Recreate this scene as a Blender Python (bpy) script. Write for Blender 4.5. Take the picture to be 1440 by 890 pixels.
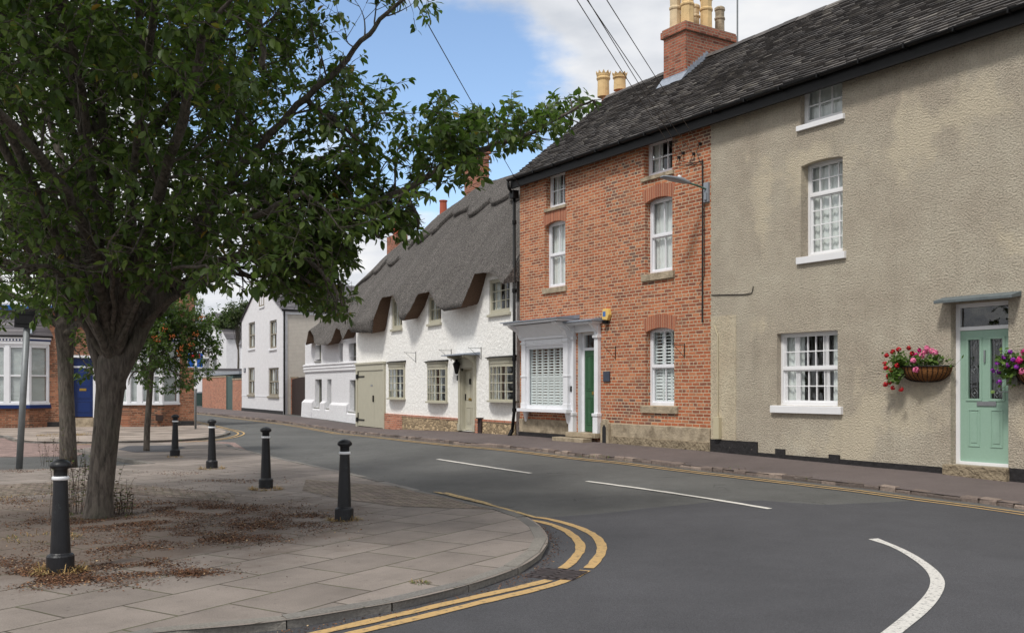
import bpy, math, random
import numpy as np
from mathutils import Vector, Matrix, noise as mnoise
random.seed(7); rng = np.random.default_rng(11)
C = bpy.context.scene.collection
sc = bpy.context.scene
for o in list(bpy.data.objects): bpy.data.objects.remove(o)
# ------------------------------------------------------------------ camera, sky, sun, exposure
F_PX, CZ = 1350.0, 1.6                       # focal length in photo pixels, eye height
cam = bpy.data.objects.new('camera', bpy.data.cameras.new('camera')); C.objects.link(cam)
cam.data.sensor_width = 36; cam.data.lens = 36*F_PX/1440; cam.data.shift_y = 100/1440
cam.data.clip_start = .1; cam.data.clip_end = 3000
cam.location = (0, 0, CZ); cam.rotation_euler = (math.radians(90), 0, 0); sc.camera = cam
SUN_EL, SUN_AZ = 55, 214                     # azimuth clockwise from +Y: behind the camera, to its left
CLOUD = 8.6; SKY_STR = .1; SUN_STR = 2.5
sun = bpy.data.objects.new('sun', bpy.data.lights.new('sun', 'SUN')); C.objects.link(sun)
sun.data.energy = SUN_STR; sun.data.angle = math.radians(10); sun.data.color = (1, .96, .9)
az, el = math.radians(SUN_AZ), math.radians(SUN_EL)
sd = Vector((math.sin(az)*math.cos(el), math.cos(az)*math.cos(el), math.sin(el)))
sun.rotation_euler = sd.to_track_quat('Z', 'Y').to_euler()
sc.view_settings.view_transform = 'Standard'; sc.view_settings.look = 'None'
sc.view_settings.exposure = 0.14; sc.view_settings.gamma = 1; sc.view_settings.use_curve_mapping = False
sc.cycles.max_bounces = 8; sc.cycles.transparent_max_bounces = 12
w = bpy.data.worlds.new('World'); sc.world = w; w.use_nodes = True
nt = w.node_tree; N = nt.nodes; L = nt.links; N.clear()
def nd(tree, typ, **kw):
    n = tree.nodes.new(typ)
    for k, v in kw.items():
        if k.startswith('i_'):
            kk = k[2:]; n.inputs[int(kk) if kk.isdigit() else kk.replace('_', ' ')].default_value = v
        else: setattr(n, k, v)
    return n
def mth(t, op, a, b=None, c=None, clamp=False):
    n = t.nodes.new('ShaderNodeMath'); n.operation = op; n.use_clamp = clamp
    for i, v in enumerate((a, b, c)):
        if v is None: continue
        if hasattr(v, 'is_linked') or isinstance(v, bpy.types.NodeSocket): t.links.new(v, n.inputs[i])
        else: n.inputs[i].default_value = v
    return n.outputs[0]
def ramp(t, fac, stops, interp='LINEAR'):
    n = t.nodes.new('ShaderNodeValToRGB'); n.color_ramp.interpolation = interp
    e = n.color_ramp.elements
    while len(e) < len(stops): e.new(.5)
    for i, (p, col) in enumerate(stops):
        e[i].position = p; e[i].color = (*col, 1) if hasattr(col, '__len__') else (col, col, col, 1)
    t.links.new(fac, n.inputs[0]); return n.outputs[0]
def mixc(t, fac, a, b, mode='MIX'):
    n = t.nodes.new('ShaderNodeMix'); n.data_type = 'RGBA'; n.blend_type = mode
    for sock, v in ((n.inputs[0], fac), (n.inputs[6], a), (n.inputs[7], b)):
        if isinstance(v, bpy.types.NodeSocket): t.links.new(v, sock)
        elif hasattr(v, '__len__'): sock.default_value = (*v[:3], 1)
        else: sock.default_value = v
    return n.outputs[2]
sky = nd(nt, 'ShaderNodeTexSky', sky_type='NISHITA', sun_disc=False)
sky.sun_elevation = el; sky.sun_rotation = az; sky.air_density = 1.0; sky.dust_density = .6; sky.ozone_density = 1.6
tc = nd(nt, 'ShaderNodeTexCoord')
sx = nd(nt, 'ShaderNodeSeparateXYZ'); L.new(tc.outputs['Generated'], sx.inputs[0])
# clouds live on a flat layer high above: direction / (z + .12)
zz = mth(nt, 'ADD', mth(nt, 'MAXIMUM', sx.outputs[2], 0), .16)
cx = mth(nt, 'DIVIDE', sx.outputs[0], zz); cy = mth(nt, 'DIVIDE', sx.outputs[1], zz)
cb = nd(nt, 'ShaderNodeCombineXYZ'); L.new(cx, cb.inputs[0]); L.new(cy, cb.inputs[1])
n1 = nd(nt, 'ShaderNodeTexNoise', i_Scale=1.15, i_Detail=7, i_Roughness=.52); L.new(cb.outputs[0], n1.inputs['Vector'])
n2 = nd(nt, 'ShaderNodeTexNoise', i_Scale=2.4, i_Detail=6, i_Roughness=.5); L.new(cb.outputs[0], n2.inputs['Vector'])
def lobe(dx, dy, dz, k):                      # 1 towards a direction, falling off around it
    d = Vector((dx, dy, dz)).normalized()
    v = nd(nt, 'ShaderNodeVectorMath', operation='DOT_PRODUCT'); L.new(tc.outputs['Generated'], v.inputs[0]); v.inputs[1].default_value = d
    return mth(nt, 'MULTIPLY_ADD', mth(nt, 'SUBTRACT', v.outputs['Value'], 1), k, 1, True)
gap = mth(nt, 'MAXIMUM', lobe(-.07, 1, .28, 75), lobe(-.26, 1, .38, 50))
n3_ = nd(nt, 'ShaderNodeTexNoise', i_Scale=4.2, i_Detail=7, i_Roughness=.6); L.new(cb.outputs[0], n3_.inputs['Vector'])
cf = mth(nt, 'SUBTRACT', mth(nt, 'ADD', mth(nt, 'MULTIPLY', n1.outputs[0], .72), mth(nt, 'MULTIPLY', n3_.outputs[0], .28)), mth(nt, 'MULTIPLY', gap, .34))
cmask = ramp(nt, cf, [(.27, 0), (.42, 1)], 'EASE')
ccol = ramp(nt, n2.outputs[0], [(.34, (.6, .64, .71)), (.5, (.86, .88, .92)), (.62, (1.02, 1.02, 1.02))])
cs = nd(nt, 'ShaderNodeVectorMath', operation='SCALE'); L.new(ccol, cs.inputs[0]); cs.inputs['Scale'].default_value = CLOUD
sb = nd(nt, 'ShaderNodeVectorMath', operation='SCALE'); L.new(sky.outputs[0], sb.inputs[0]); sb.inputs['Scale'].default_value = 1.85
sm = mixc(nt, cmask, sb.outputs[0], cs.outputs[0])
bg = nd(nt, 'ShaderNodeBackground', i_Strength=SKY_STR); L.new(sm, bg.inputs[0])
ow = nd(nt, 'ShaderNodeOutputWorld'); L.new(bg.outputs[0], ow.inputs[0])

# ------------------------------------------------------------------ frames
class Fac:
    """A wall line: local x runs along it to the right, y into the building, z up."""
    def __init__(s, vp, O):
        a = vp-720; l = math.hypot(a, F_PX); s.dr = (-a/l, -F_PX/l); s.b = (F_PX/l, -a/l); s.O = O
    def at(s, px, py, y=0):
        u = px-720; ww = 545-py; den = u*s.b[0]+F_PX*s.b[1]
        t = (y+s.O[0]*s.b[0]+s.O[1]*s.b[1])/den
        return (u*t-s.O[0])*s.dr[0]+(F_PX*t-s.O[1])*s.dr[1], CZ+ww*t
    def aty(s, px, py, x):
        u = px-720; ww = 545-py; den = u*s.dr[0]+F_PX*s.dr[1]
        t = (x+s.O[0]*s.dr[0]+s.O[1]*s.dr[1])/den
        return (u*t-s.O[0])*s.b[0]+(F_PX*t-s.O[1])*s.b[1], CZ+ww*t
    def rot(s): return math.atan2(s.dr[1], s.dr[0])
    def world(s, x, y): return s.O[0]+s.dr[0]*x+s.b[0]*y, s.O[1]+s.dr[1]*x+s.b[1]*y
    def local(s, X, Y): return (X-s.O[0])*s.dr[0]+(Y-s.O[1])*s.dr[1], (X-s.O[0])*s.b[0]+(Y-s.O[1])*s.b[1]
R = Fac(-146, (4.24, 20.45)); Cf = Fac(0, (.198, 26.75))
XJ = -7.49
def prof(v, pts):
    return float(np.interp(v, [p[0] for p in pts], [p[1] for p in pts]))
ZR = [(-7.5, .28), (0, .25), (1.5, .22), (5.5, .18), (6.6, .15), (14, .1)]
ZC = [(-60, .15), (-30, .2), (-21, .14), (-14, .05), (-10.5, .06), (-6.2, .17), (-3, .24), (0, .28)]
def H(X, Y):
    xr, yr = R.local(X, Y)
    if xr > XJ: zf, t = prof(xr, ZR), -yr
    else:
        xc, yc = Cf.local(X, Y); zf, t = prof(xc, ZC), -yc
    if t < 0: return zf
    if t < 2.1: return zf-.08*t/2.1
    k = min(1, (t-2.1)/4.5); k = k*k*(3-2*k)
    return (zf-.08)*(1-k)
def G(px, py, off=0.0):
    z = off
    for _ in range(12):
        t = (CZ-z)/(py-545.0); X, Y = (px-720)*t, F_PX*t
        z = .5*z+.5*(H(X, Y)+off)
    return X, Y
# ------------------------------------------------------------------ mesh helper
class MB:
    def __init__(s): s.v = []; s.f = []; s.m = []
    def add(s, vs, fs, mi=0):
        b = len(s.v); s.v += [tuple(v) for v in vs]; s.f += [tuple(i+b for i in f) for f in fs]; s.m += [mi]*len(fs); return s
    def box(s, x0, x1, y0, y1, z0, z1, mi=0, jit=0):
        vs = [(x, y, z) for z in (z0, z1) for y in (y0, y1) for x in (x0, x1)]
        if jit: vs = [tuple(c+random.uniform(-jit, jit) for c in v) for v in vs]
        return s.add(vs, [(0, 2, 3, 1), (4, 5, 7, 6), (0, 1, 5, 4), (2, 6, 7, 3), (0, 4, 6, 2), (1, 3, 7, 5)], mi)
    def obox(s, c, ax, ay, az, hx, hy, hz, mi=0):
        c = Vector(c); ax, ay, az = Vector(ax).normalized(), Vector(ay).normalized(), Vector(az).normalized()
        vs = [c+ax*hx*i+ay*hy*j+az*hz*k for k in (-1, 1) for j in (-1, 1) for i in (-1, 1)]
        return s.add(vs, [(0, 2, 3, 1), (4, 5, 7, 6), (0, 1, 5, 4), (2, 6, 7, 3), (0, 4, 6, 2), (1, 3, 7, 5)], mi)
    def tube(s, pts, r, n=8, mi=0, cap=True):
        pts = [Vector(p) for p in pts]; rr = r if hasattr(r, '__len__') else [r]*len(pts)
        rings = []; up = Vector((.13, .07, 1)).normalized(); prev = None
        for i, p in enumerate(pts):
            d = (pts[min(i+1, len(pts)-1)]-pts[max(i-1, 0)])
            d = d.normalized() if d.length > 1e-9 else Vector((0, 0, 1))
            if prev is None:
                a = d.cross(up)
                if a.length < .1: a = d.cross(Vector((1, 0, 0)))
            else: a = prev-d*prev.dot(d)
            a.normalize(); prev = a; b2 = d.cross(a)
            rings.append([p+(a*math.cos(2*math.pi*k/n)+b2*math.sin(2*math.pi*k/n))*rr[i] for k in range(n)])
        vs = [v for rg in rings for v in rg]
        fs = [(i*n+k, i*n+(k+1) % n, (i+1)*n+(k+1) % n, (i+1)*n+k) for i in range(len(pts)-1) for k in range(n)]
        if cap: fs += [tuple(range(n-1, -1, -1)), tuple((len(pts)-1)*n+k for k in range(n))]
        return s.add(vs, fs, mi)
    def lathe(s, prof_, c=(0, 0, 0), n=20, mi=0, ph=0):
        vs = [(c[0]+r*math.cos(2*math.pi*k/n+ph), c[1]+r*math.sin(2*math.pi*k/n+ph), c[2]+z) for r, z in prof_ for k in range(n)]
        m = len(prof_)
        fs = [(i*n+k, i*n+(k+1) % n, (i+1)*n+(k+1) % n, (i+1)*n+k) for i in range(m-1) for k in range(n)]
        fs += [tuple(range(n-1, -1, -1)), tuple((m-1)*n+k for k in range(n))]
        return s.add(vs, fs, mi)
    def prism(s, poly, y0, y1, mi=0):            # polygon in x-z, extruded along y
        n = len(poly)
        vs = [(x, y0, z) for x, z in poly]+[(x, y1, z) for x, z in poly]
        return s.add(vs, [tuple(range(n)), tuple(range(2*n-1, n-1, -1))]+[(i, i+n, (i+1) % n+n, (i+1) % n) for i in range(n)], mi)
    def prismx(s, poly, x0, x1, mi=0):           # polygon in y-z, extruded along x
        n = len(poly)
        vs = [(x0, y, z) for y, z in poly]+[(x1, y, z) for y, z in poly]
        return s.add(vs, [tuple(range(n)), tuple(range(2*n-1, n-1, -1))]+[(i, i+n, (i+1) % n+n, (i+1) % n) for i in range(n)], mi)
    def build(s, name, mats, parent=None, smooth=False, bevel=0):
        me = bpy.data.meshes.new(name); me.from_pydata(s.v, [], s.f)
        mats = mats if isinstance(mats, (list, tuple)) else [mats]
        for m in mats: me.materials.append(m)
        if len(mats) > 1: me.polygons.foreach_set('material_index', s.m)
        if smooth: me.polygons.foreach_set('use_smooth', [True]*len(s.f))
        me.update(); o = bpy.data.objects.new(name, me); C.objects.link(o)
        if parent: o.parent = parent
        if bevel:
            b = o.modifiers.new('bevel', 'BEVEL'); b.width = bevel; b.segments = 2; b.limit_method = 'ANGLE'; b.angle_limit = math.radians(40)
        return o
def tag(o, label=None, cat=None, group=None, kind=None):
    if label: o['label'] = label
    if cat: o['category'] = cat
    if group: o['group'] = group
    if kind: o['kind'] = kind
    return o
def empty(name, loc, rz=0, **kw):
    o = bpy.data.objects.new(name, None); C.objects.link(o); o.location = loc; o.rotation_euler = (0, 0, rz); o.empty_display_size = .2
    return tag(o, **kw)
def root(name, F, **kw): return empty(name, (F.O[0], F.O[1], 0), F.rot(), **kw)
# ------------------------------------------------------------------ materials
def lin(c): return tuple(((v/255)/12.92 if v/255 <= .04045 else ((v/255+.055)/1.055)**2.4) for v in c)
def newmat(name):
    m = bpy.data.materials.new(name); m.use_nodes = True; t = m.node_tree
    return m, t, t.nodes['Principled BSDF']
def coords(t, scale=(1, 1, 1), which='Object'):
    tcn = nd(t, 'ShaderNodeTexCoord'); mp = nd(t, 'ShaderNodeMapping'); mp.inputs['Scale'].default_value = scale
    t.links.new(tcn.outputs[which], mp.inputs[0]); return mp.outputs[0]
def noise(t, vec, scale, detail=4, rough=.55, dist=0):
    n = nd(t, 'ShaderNodeTexNoise', i_Scale=scale, i_Detail=detail, i_Roughness=rough, i_Distortion=dist)
    t.links.new(vec, n.inputs['Vector']); return n.outputs[0]
def bump(t, p, h, dist=.01, strength=1, nin=None):
    b = nd(t, 'ShaderNodeBump', i_Distance=dist, i_Strength=strength); t.links.new(h, b.inputs['Height'])
    if nin: t.links.new(nin, b.inputs['Normal'])
    t.links.new(b.outputs[0], p.inputs['Normal']); return b.outputs[0]
def simple(name, col, rough=.6, var=.15, scale=3, bscale=0, bdist=.003, metal=0, dirt=None, spec=.4):
    m, t, p = newmat(name); v = coords(t)
    n = noise(t, v, scale, 5, .6)
    a = tuple(c*(1-var) for c in col); b = tuple(min(1, c*(1+var)) for c in col)
    c = ramp(t, n, [(.3, a), (.7, b)])
    if dirt:
        n3 = noise(t, v, dirt[1], 6, .65); c = mixc(t, ramp(t, n3, [(dirt[2], 0), (dirt[2]+.12, dirt[3])]), c, dirt[0])
    t.links.new(c, p.inputs['Base Color']); p.inputs['Roughness'].default_value = rough; p.inputs['Metallic'].default_value = metal
    p.inputs['Specular IOR Level'].default_value = spec
    if bscale: bump(t, p, noise(t, v, bscale, 4, .6), bdist)
    return m
def wallvec(t):
    v = coords(t); s = nd(t, 'ShaderNodeSeparateXYZ'); t.links.new(v, s.inputs[0])
    c = nd(t, 'ShaderNodeCombineXYZ'); t.links.new(mth(t, 'ADD', s.outputs[0], s.outputs[1]), c.inputs[0]); t.links.new(s.outputs[2], c.inputs[1])
    return v, c.outputs[0], s
def brick(name, stops, mortar, bw=.225, rh=.075, ms=.011, dark=None, bd=.006, paint=None, stain=None, wob=.012):
    m, t, p = newmat(name); v, wv, s = wallvec(t)
    # wobble the courses a little, as hand laid ones are
    wn = nd(t, 'ShaderNodeTexNoise', i_Scale=2.2, i_Detail=2); t.links.new(wv, wn.inputs['Vector'])
    wm = nd(t, 'ShaderNodeVectorMath', operation='MULTIPLY_ADD'); t.links.new(wn.outputs['Color'], wm.inputs[0]); wm.inputs[1].default_value = (wob*1.5, wob*1.5, 0); t.links.new(wv, wm.inputs[2])
    b = nd(t, 'ShaderNodeTexBrick', offset=.5, offset_frequency=2, squash=.52, squash_frequency=4, i_Color1=(0, 0, 0, 1), i_Color2=(1, 1, 1, 1), i_Mortar=(.5, .5, .5, 1), i_Scale=1, i_Mortar_Size=ms, i_Mortar_Smooth=.25, i_Bias=0, i_Brick_Width=bw, i_Row_Height=rh)
    t.links.new(wm.outputs[0], b.inputs['Vector'])
    col = ramp(t, b.outputs['Color'], stops, 'LINEAR')
    if dark:      # burnt headers gather in patches
        pn = noise(t, wv, .55, 2); k = mth(t, 'MULTIPLY', ramp(t, pn, [(dark[1], 0), (dark[1]+.1, 1)]), ramp(t, mth(t, 'FRACT', mth(t, 'MULTIPLY', b.outputs['Color'], 7.3)), [(.70, 0), (.72, .85)], 'LINEAR'))
        if len(dark) > 2:
            xr = mth(t, 'MULTIPLY', ramp(t, mth(t, 'MULTIPLY_ADD', s.outputs[0], .1, dark[2]), [(.49, 0), (.5, 1)]), k); k = xr
        col = mixc(t, k, col, dark[0])
    fn = noise(t, v, 55, 4, .6); col = mixc(t, .35, col, ramp(t, fn, [(.25, .25), (.75, .8)]), 'OVERLAY')
    bl = noise(t, wv, .8, 4); col = mixc(t, .5, col, ramp(t, bl, [(.3, .36), (.7, .64)]), 'OVERLAY')
    mo = mixc(t, ramp(t, noise(t, v, 12), [(.35, 0), (.65, 1)]), mortar, tuple(c*.72 for c in mortar))
    col = mixc(t, b.outputs['Fac'], col, mo)
    if stain:
        sn = noise(t, v, stain[1], 6, .65); col = mixc(t, ramp(t, sn, [(stain[2], 0), (stain[2]+.14, stain[3])]), col, stain[0])
    if paint:
        pc = mixc(t, ramp(t, noise(t, v, 4, 6, .7), [(.35, 0), (.7, 1)]), paint, tuple(c*.86 for c in paint)); col = mixc(t, .97, col, pc)
    t.links.new(col, p.inputs['Base Color']); p.inputs['Roughness'].default_value = .88 if not paint else .6
    h = mth(t, 'ADD', mth(t, 'MULTIPLY', b.outputs['Fac'], -1), mth(t, 'MULTIPLY', noise(t, v, 40, 4, .6), .7))
    bump(t, p, h, bd); return m
BR = [(0, lin((128, 76, 58))), (.3, lin((164, 92, 60))), (.6, lin((180, 104, 68))), (.85, lin((190, 122, 84))), (1, lin((152, 84, 58)))]
M = {}
M['brick'] = brick('old_red_brick', BR, lin((206, 186, 158)), dark=(lin((96, 78, 72)), .50, .855), stain=(lin((140, 112, 90)), 1.4, .54, .45))
M['brick2'] = brick('terrace_brick', [(0, lin((98, 60, 44))), (.5, lin((138, 84, 60))), (1, lin((162, 108, 80)))], lin((150, 126, 104)), dark=(lin((84, 62, 52)), .48), stain=(lin((80, 62, 52)), 1.2, .55, .5))
M['chim'] = brick('chimney_brick', [(0, lin((110, 58, 44))), (.5, lin((166, 98, 74))), (1, lin((150, 84, 62)))], lin((160, 140, 120)), stain=(lin((90, 66, 56)), 2.5, .55, .5))
M['gwall'] = brick('garden_wall_brick', [(0, lin((140, 84, 64))), (.5, lin((178, 108, 80))), (1, lin((190, 128, 102)))], lin((176, 158, 140)), bd=.005)
M['wbrick'] = brick('white_painted_brick', BR, lin((200, 190, 180)), paint=(.76, .76, .76), bd=.006, wob=.03)
M['wbrick2'] = brick('cream_painted_brick', BR, lin((200, 190, 180)), paint=(.62, .575, .51), bd=.008, wob=.03)
M['wbrick3'] = brick('bluish_white_brick', BR, lin((200, 190, 180)), paint=(.8, .8, .82), bd=.004)
def soldier(name):
    m, t, p = newmat(name); v, wv, s = wallvec(t); sp = nd(t, 'ShaderNodeSeparateXYZ'); t.links.new(wv, sp.inputs[0])
    k = mth(t, 'MULTIPLY', sp.outputs[0], 1/.075); fr = mth(t, 'FRACT', k); fl = mth(t, 'FLOOR', k)
    wn = nd(t, 'ShaderNodeTexWhiteNoise', noise_dimensions='1D'); t.links.new(fl, wn.inputs['W'])
    col = ramp(t, wn.outputs[0], [(0, lin((146, 88, 66))), (1, lin((174, 110, 82)))])
    j = mth(t, 'LESS_THAN', fr, .14); col = mixc(t, j, col, lin((190, 160, 132)))
    col = mixc(t, .35, col, ramp(t, noise(t, v, 50), [(.3, .3), (.7, .75)]), 'OVERLAY')
    t.links.new(col, p.inputs['Base Color']); p.inputs['Roughness'].default_value = .9; bump(t, p, mth(t, 'MULTIPLY', j, -1), .004); return m
M['soldier'] = soldier('soldier_brick')
def roughcast(name, base, size=28, dist=.03, var=.16, patch=None, lo=.68, pits=0):
    m, t, p = newmat(name); v = coords(t)
    n1_ = noise(t, v, size, 3, .6, .1); n2_ = noise(t, v, size*2.6, 3, .5); big = noise(t, v, .7, 5, .6); mid = noise(t, v, 3.5, 5, .65)
    c = ramp(t, n1_, [(.25, tuple(x*lo for x in base)), (.5, base), (.75, tuple(min(1, x*1.14) for x in base))])
    c = mixc(t, .6, c, ramp(t, big, [(.3, .5-var*.8), (.7, .5+var*.5)]), 'OVERLAY'); c = mixc(t, .6, c, ramp(t, mid, [(.3, .42), (.7, .56)]), 'OVERLAY')
    if patch: c = mixc(t, ramp(t, noise(t, v, .45, 6, .6), [(.56, 0), (.62, .8)]), c, patch)
    if pits:
        c = mixc(t, ramp(t, noise(t, v, size*1.7, 2, .5), [(.26, .75), (.38, 0)]), c, tuple(x*.4 for x in base)); c = mixc(t, ramp(t, noise(t, v, size*2.1, 2, .5), [(.63, 0), (.72, .5)]), c, tuple(min(1, x*1.35) for x in base))
    st_ = noise(t, coords(t, (1, 1, .1)), 2.6, 4, .6); c = mixc(t, ramp(t, st_, [(.54, 0), (.72, .3*var/.22)]), c, tuple(x*.62 for x in base))
    t.links.new(c, p.inputs['Base Color']); p.inputs['Roughness'].default_value = .95; p.inputs['Specular IOR Level'].default_value = .15
    bump(t, p, mth(t, 'ADD', n1_, mth(t, 'MULTIPLY', n2_, .35)), dist); return m
M['render'] = roughcast('roughcast_render', lin((196, 186, 168)), 33, .055, .2, patch=lin((214, 202, 178)), pits=1)
M['render2'] = roughcast('smoother_render', lin((202, 190, 166)), 34, .03, pits=1)
M['wrough'] = roughcast('white_roughcast', (.78, .78, .80), 13, .045, .05, lo=.92)
M['wrough2'] = roughcast('white_limewash', (.86, .85, .82), 9, .03, .04, lo=.94)
def rubble(name, base, sc_=3.3, mortar=None):
    m, t, p = newmat(name); v, wv, s = wallvec(t)
    wn = nd(t, 'ShaderNodeTexNoise', i_Scale=4, i_Detail=3); t.links.new(v, wn.inputs['Vector'])
    wm = nd(t, 'ShaderNodeVectorMath', operation='MULTIPLY_ADD'); t.links.new(wn.outputs['Color'], wm.inputs[0]); wm.inputs[1].default_value = (.12, .12, .12); t.links.new(v, wm.inputs[2])
    mp = nd(t, 'ShaderNodeMapping'); mp.inputs['Scale'].default_value = (1, 1, 1.5); t.links.new(wm.outputs[0], mp.inputs[0])
    vo = nd(t, 'ShaderNodeTexVoronoi', feature='DISTANCE_TO_EDGE', i_Scale=sc_); t.links.new(mp.outputs[0], vo.inputs['Vector'])
    vc = nd(t, 'ShaderNodeTexVoronoi', feature='F1', i_Scale=sc_); t.links.new(mp.outputs[0], vc.inputs['Vector'])
    sp = nd(t, 'ShaderNodeSeparateColor'); t.links.new(vc.outputs['Color'], sp.inputs[0])
    c = ramp(t, sp.outputs[0], [(0, tuple(x*.55 for x in base)), (.5, base), (1, tuple(min(1, x*1.35) for x in base))])
    c = mixc(t, .5, c, ramp(t, noise(t, v, 20, 5, .6), [(.3, .3), (.7, .7)]), 'OVERLAY')
    e = ramp(t, vo.outputs[0], [(0, 1), (.06, 0)]); c = mixc(t, e, c, mortar or tuple(x*.7 for x in base))
    t.links.new(c, p.inputs['Base Color']); p.inputs['Roughness'].default_value = .92
    bump(t, p, mth(t, 'ADD', ramp(t, vo.outputs[0], [(0, 0), (.12, 1)]), mth(t, 'MULTIPLY', noise(t, v, 25), .4)), .03); return m
M['rubble'] = rubble('rubble_stone', lin((176, 154, 122)), 6, lin((150, 132, 108)))
def perisland(name, stops, rough=.8, nscale=20, bdist=.004, ov=.4):
    m, t, p = newmat(name); g = nd(t, 'ShaderNodeNewGeometry'); c = ramp(t, g.outputs['Random Per Island'], stops)
    v = coords(t); n = noise(t, v, nscale, 5, .6); c = mixc(t, ov, c, ramp(t, n, [(.3, .3), (.7, .72)]), 'OVERLAY')
    n2_ = noise(t, v, 1.3, 4); c = mixc(t, .4, c, ramp(t, n2_, [(.3, .36), (.7, .64)]), 'OVERLAY')
    t.links.new(c, p.inputs['Base Color']); p.inputs['Roughness'].default_value = rough; bump(t, p, n, bdist); return m
M['granite'] = perisland('granite_kerb', [(0, lin((94, 92, 88))), (.5, lin((114, 111, 107))), (1, lin((130, 125, 117)))], .85, 40, .012, .55)
M['granite2'] = perisland('granite_setts', [(0, lin((92, 82, 76))), (.5, lin((122, 108, 100))), (1, lin((148, 132, 120)))], .85, 25, .015, .55)
M['slate'] = perisland('stone_slate', [(0, lin((64, 61, 60))), (.5, lin((80, 76, 74))), (.9, lin((98, 93, 89))), (1, lin((120, 115, 108)))], .75, 14, .008)
M['slate2'] = perisland('blue_slate', [(0, lin((76, 74, 78))), (1, lin((112, 108, 110)))], .6, 20, .003)
def thatch(name):
    m, t, p = newmat(name); v = coords(t, (1, .6, .6)); f = noise(t, coords(t, (1, .35, .35)), 55, 3, .7); s_ = noise(t, coords(t), 130, 2, .6)
    b = noise(t, v, 1.6, 5, .6); streak = noise(t, coords(t, (1, .12, .12)), 3, 4, .6)
    k = mth(t, 'ADD', mth(t, 'MULTIPLY', f, .55), mth(t, 'MULTIPLY', s_, .45))
    c = ramp(t, k, [(.34, lin((38, 36, 35))), (.5, lin((98, 95, 93))), (.64, lin((166, 160, 154)))])
    c = mixc(t, .5, c, ramp(t, b, [(.3, .36), (.7, .6)]), 'OVERLAY'); c = mixc(t, .5, c, ramp(t, streak, [(.3, .38), (.7, .6)]), 'OVERLAY')
    t.links.new(c, p.inputs['Base Color']); p.inputs['Roughness'].default_value = 1; p.inputs['Specular IOR Level'].default_value = .05
    bump(t, p, mth(t, 'ADD', k, mth(t, 'MULTIPLY', streak, .8)), .07); return m
M['thatch'] = thatch('weathered_thatch')
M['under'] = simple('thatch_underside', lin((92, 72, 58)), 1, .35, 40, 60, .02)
def asphalt(name, base, patchy=.5, crack=True):
    m, t, p = newmat(name); v = coords(t)
    g = noise(t, v, 120, 3, .75); sp_ = nd(t, 'ShaderNodeTexVoronoi', i_Scale=95); t.links.new(v, sp_.inputs['Vector'])
    big = noise(t, v, .35, 5, .6); md = noise(t, v, 2.5, 6, .65)
    c = ramp(t, g, [(.3, tuple(x*.45 for x in base)), (.7, tuple(x*1.65 for x in base))])
    c = mixc(t, ramp(t, sp_.outputs['Distance'], [(.0, .5), (.22, 0)]), c, tuple(min(1, x*2.3) for x in base))
    c = mixc(t, patchy, c, ramp(t, big, [(.3, .38), (.7, .6)]), 'OVERLAY'); c = mixc(t, patchy*.8, c, ramp(t, md, [(.3, .42), (.7, .58)]), 'OVERLAY')
    h = g
    if crack:
        w2 = nd(t, 'ShaderNodeTexNoise', i_Scale=1.2, i_Detail=5); t.links.new(v, w2.inputs['Vector'])
        wm = nd(t, 'ShaderNodeVectorMath', operation='MULTIPLY_ADD'); t.links.new(w2.outputs['Color'], wm.inputs[0]); wm.inputs[1].default_value = (1.3, 1.3, 1.3); t.links.new(v, wm.inputs[2])
        vo = nd(t, 'ShaderNodeTexVoronoi', feature='DISTANCE_TO_EDGE', i_Scale=.22); t.links.new(wm.outputs[0], vo.inputs['Vector'])
        e = mth(t, 'MULTIPLY', ramp(t, vo.outputs[0], [(0, 1), (.004, 0)]), ramp(t, noise(t, v, .8, 3), [(.5, 0), (.56, .75)])); c = mixc(t, e, c, tuple(x*.3 for x in base))
    t.links.new(c, p.inputs['Base Color']); p.inputs['Roughness'].default_value = .85; p.inputs['Specular IOR Level'].default_value = .3
    bump(t, p, h, .004, .8); return m
M['asph'] = asphalt('worn_asphalt', lin((88, 88, 86)), .75)
M['asph2'] = asphalt('new_asphalt', lin((73, 73, 76)), .6, False)
M['asph3'] = asphalt('pavement_asphalt', lin((98, 89, 87)), .7)
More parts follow.
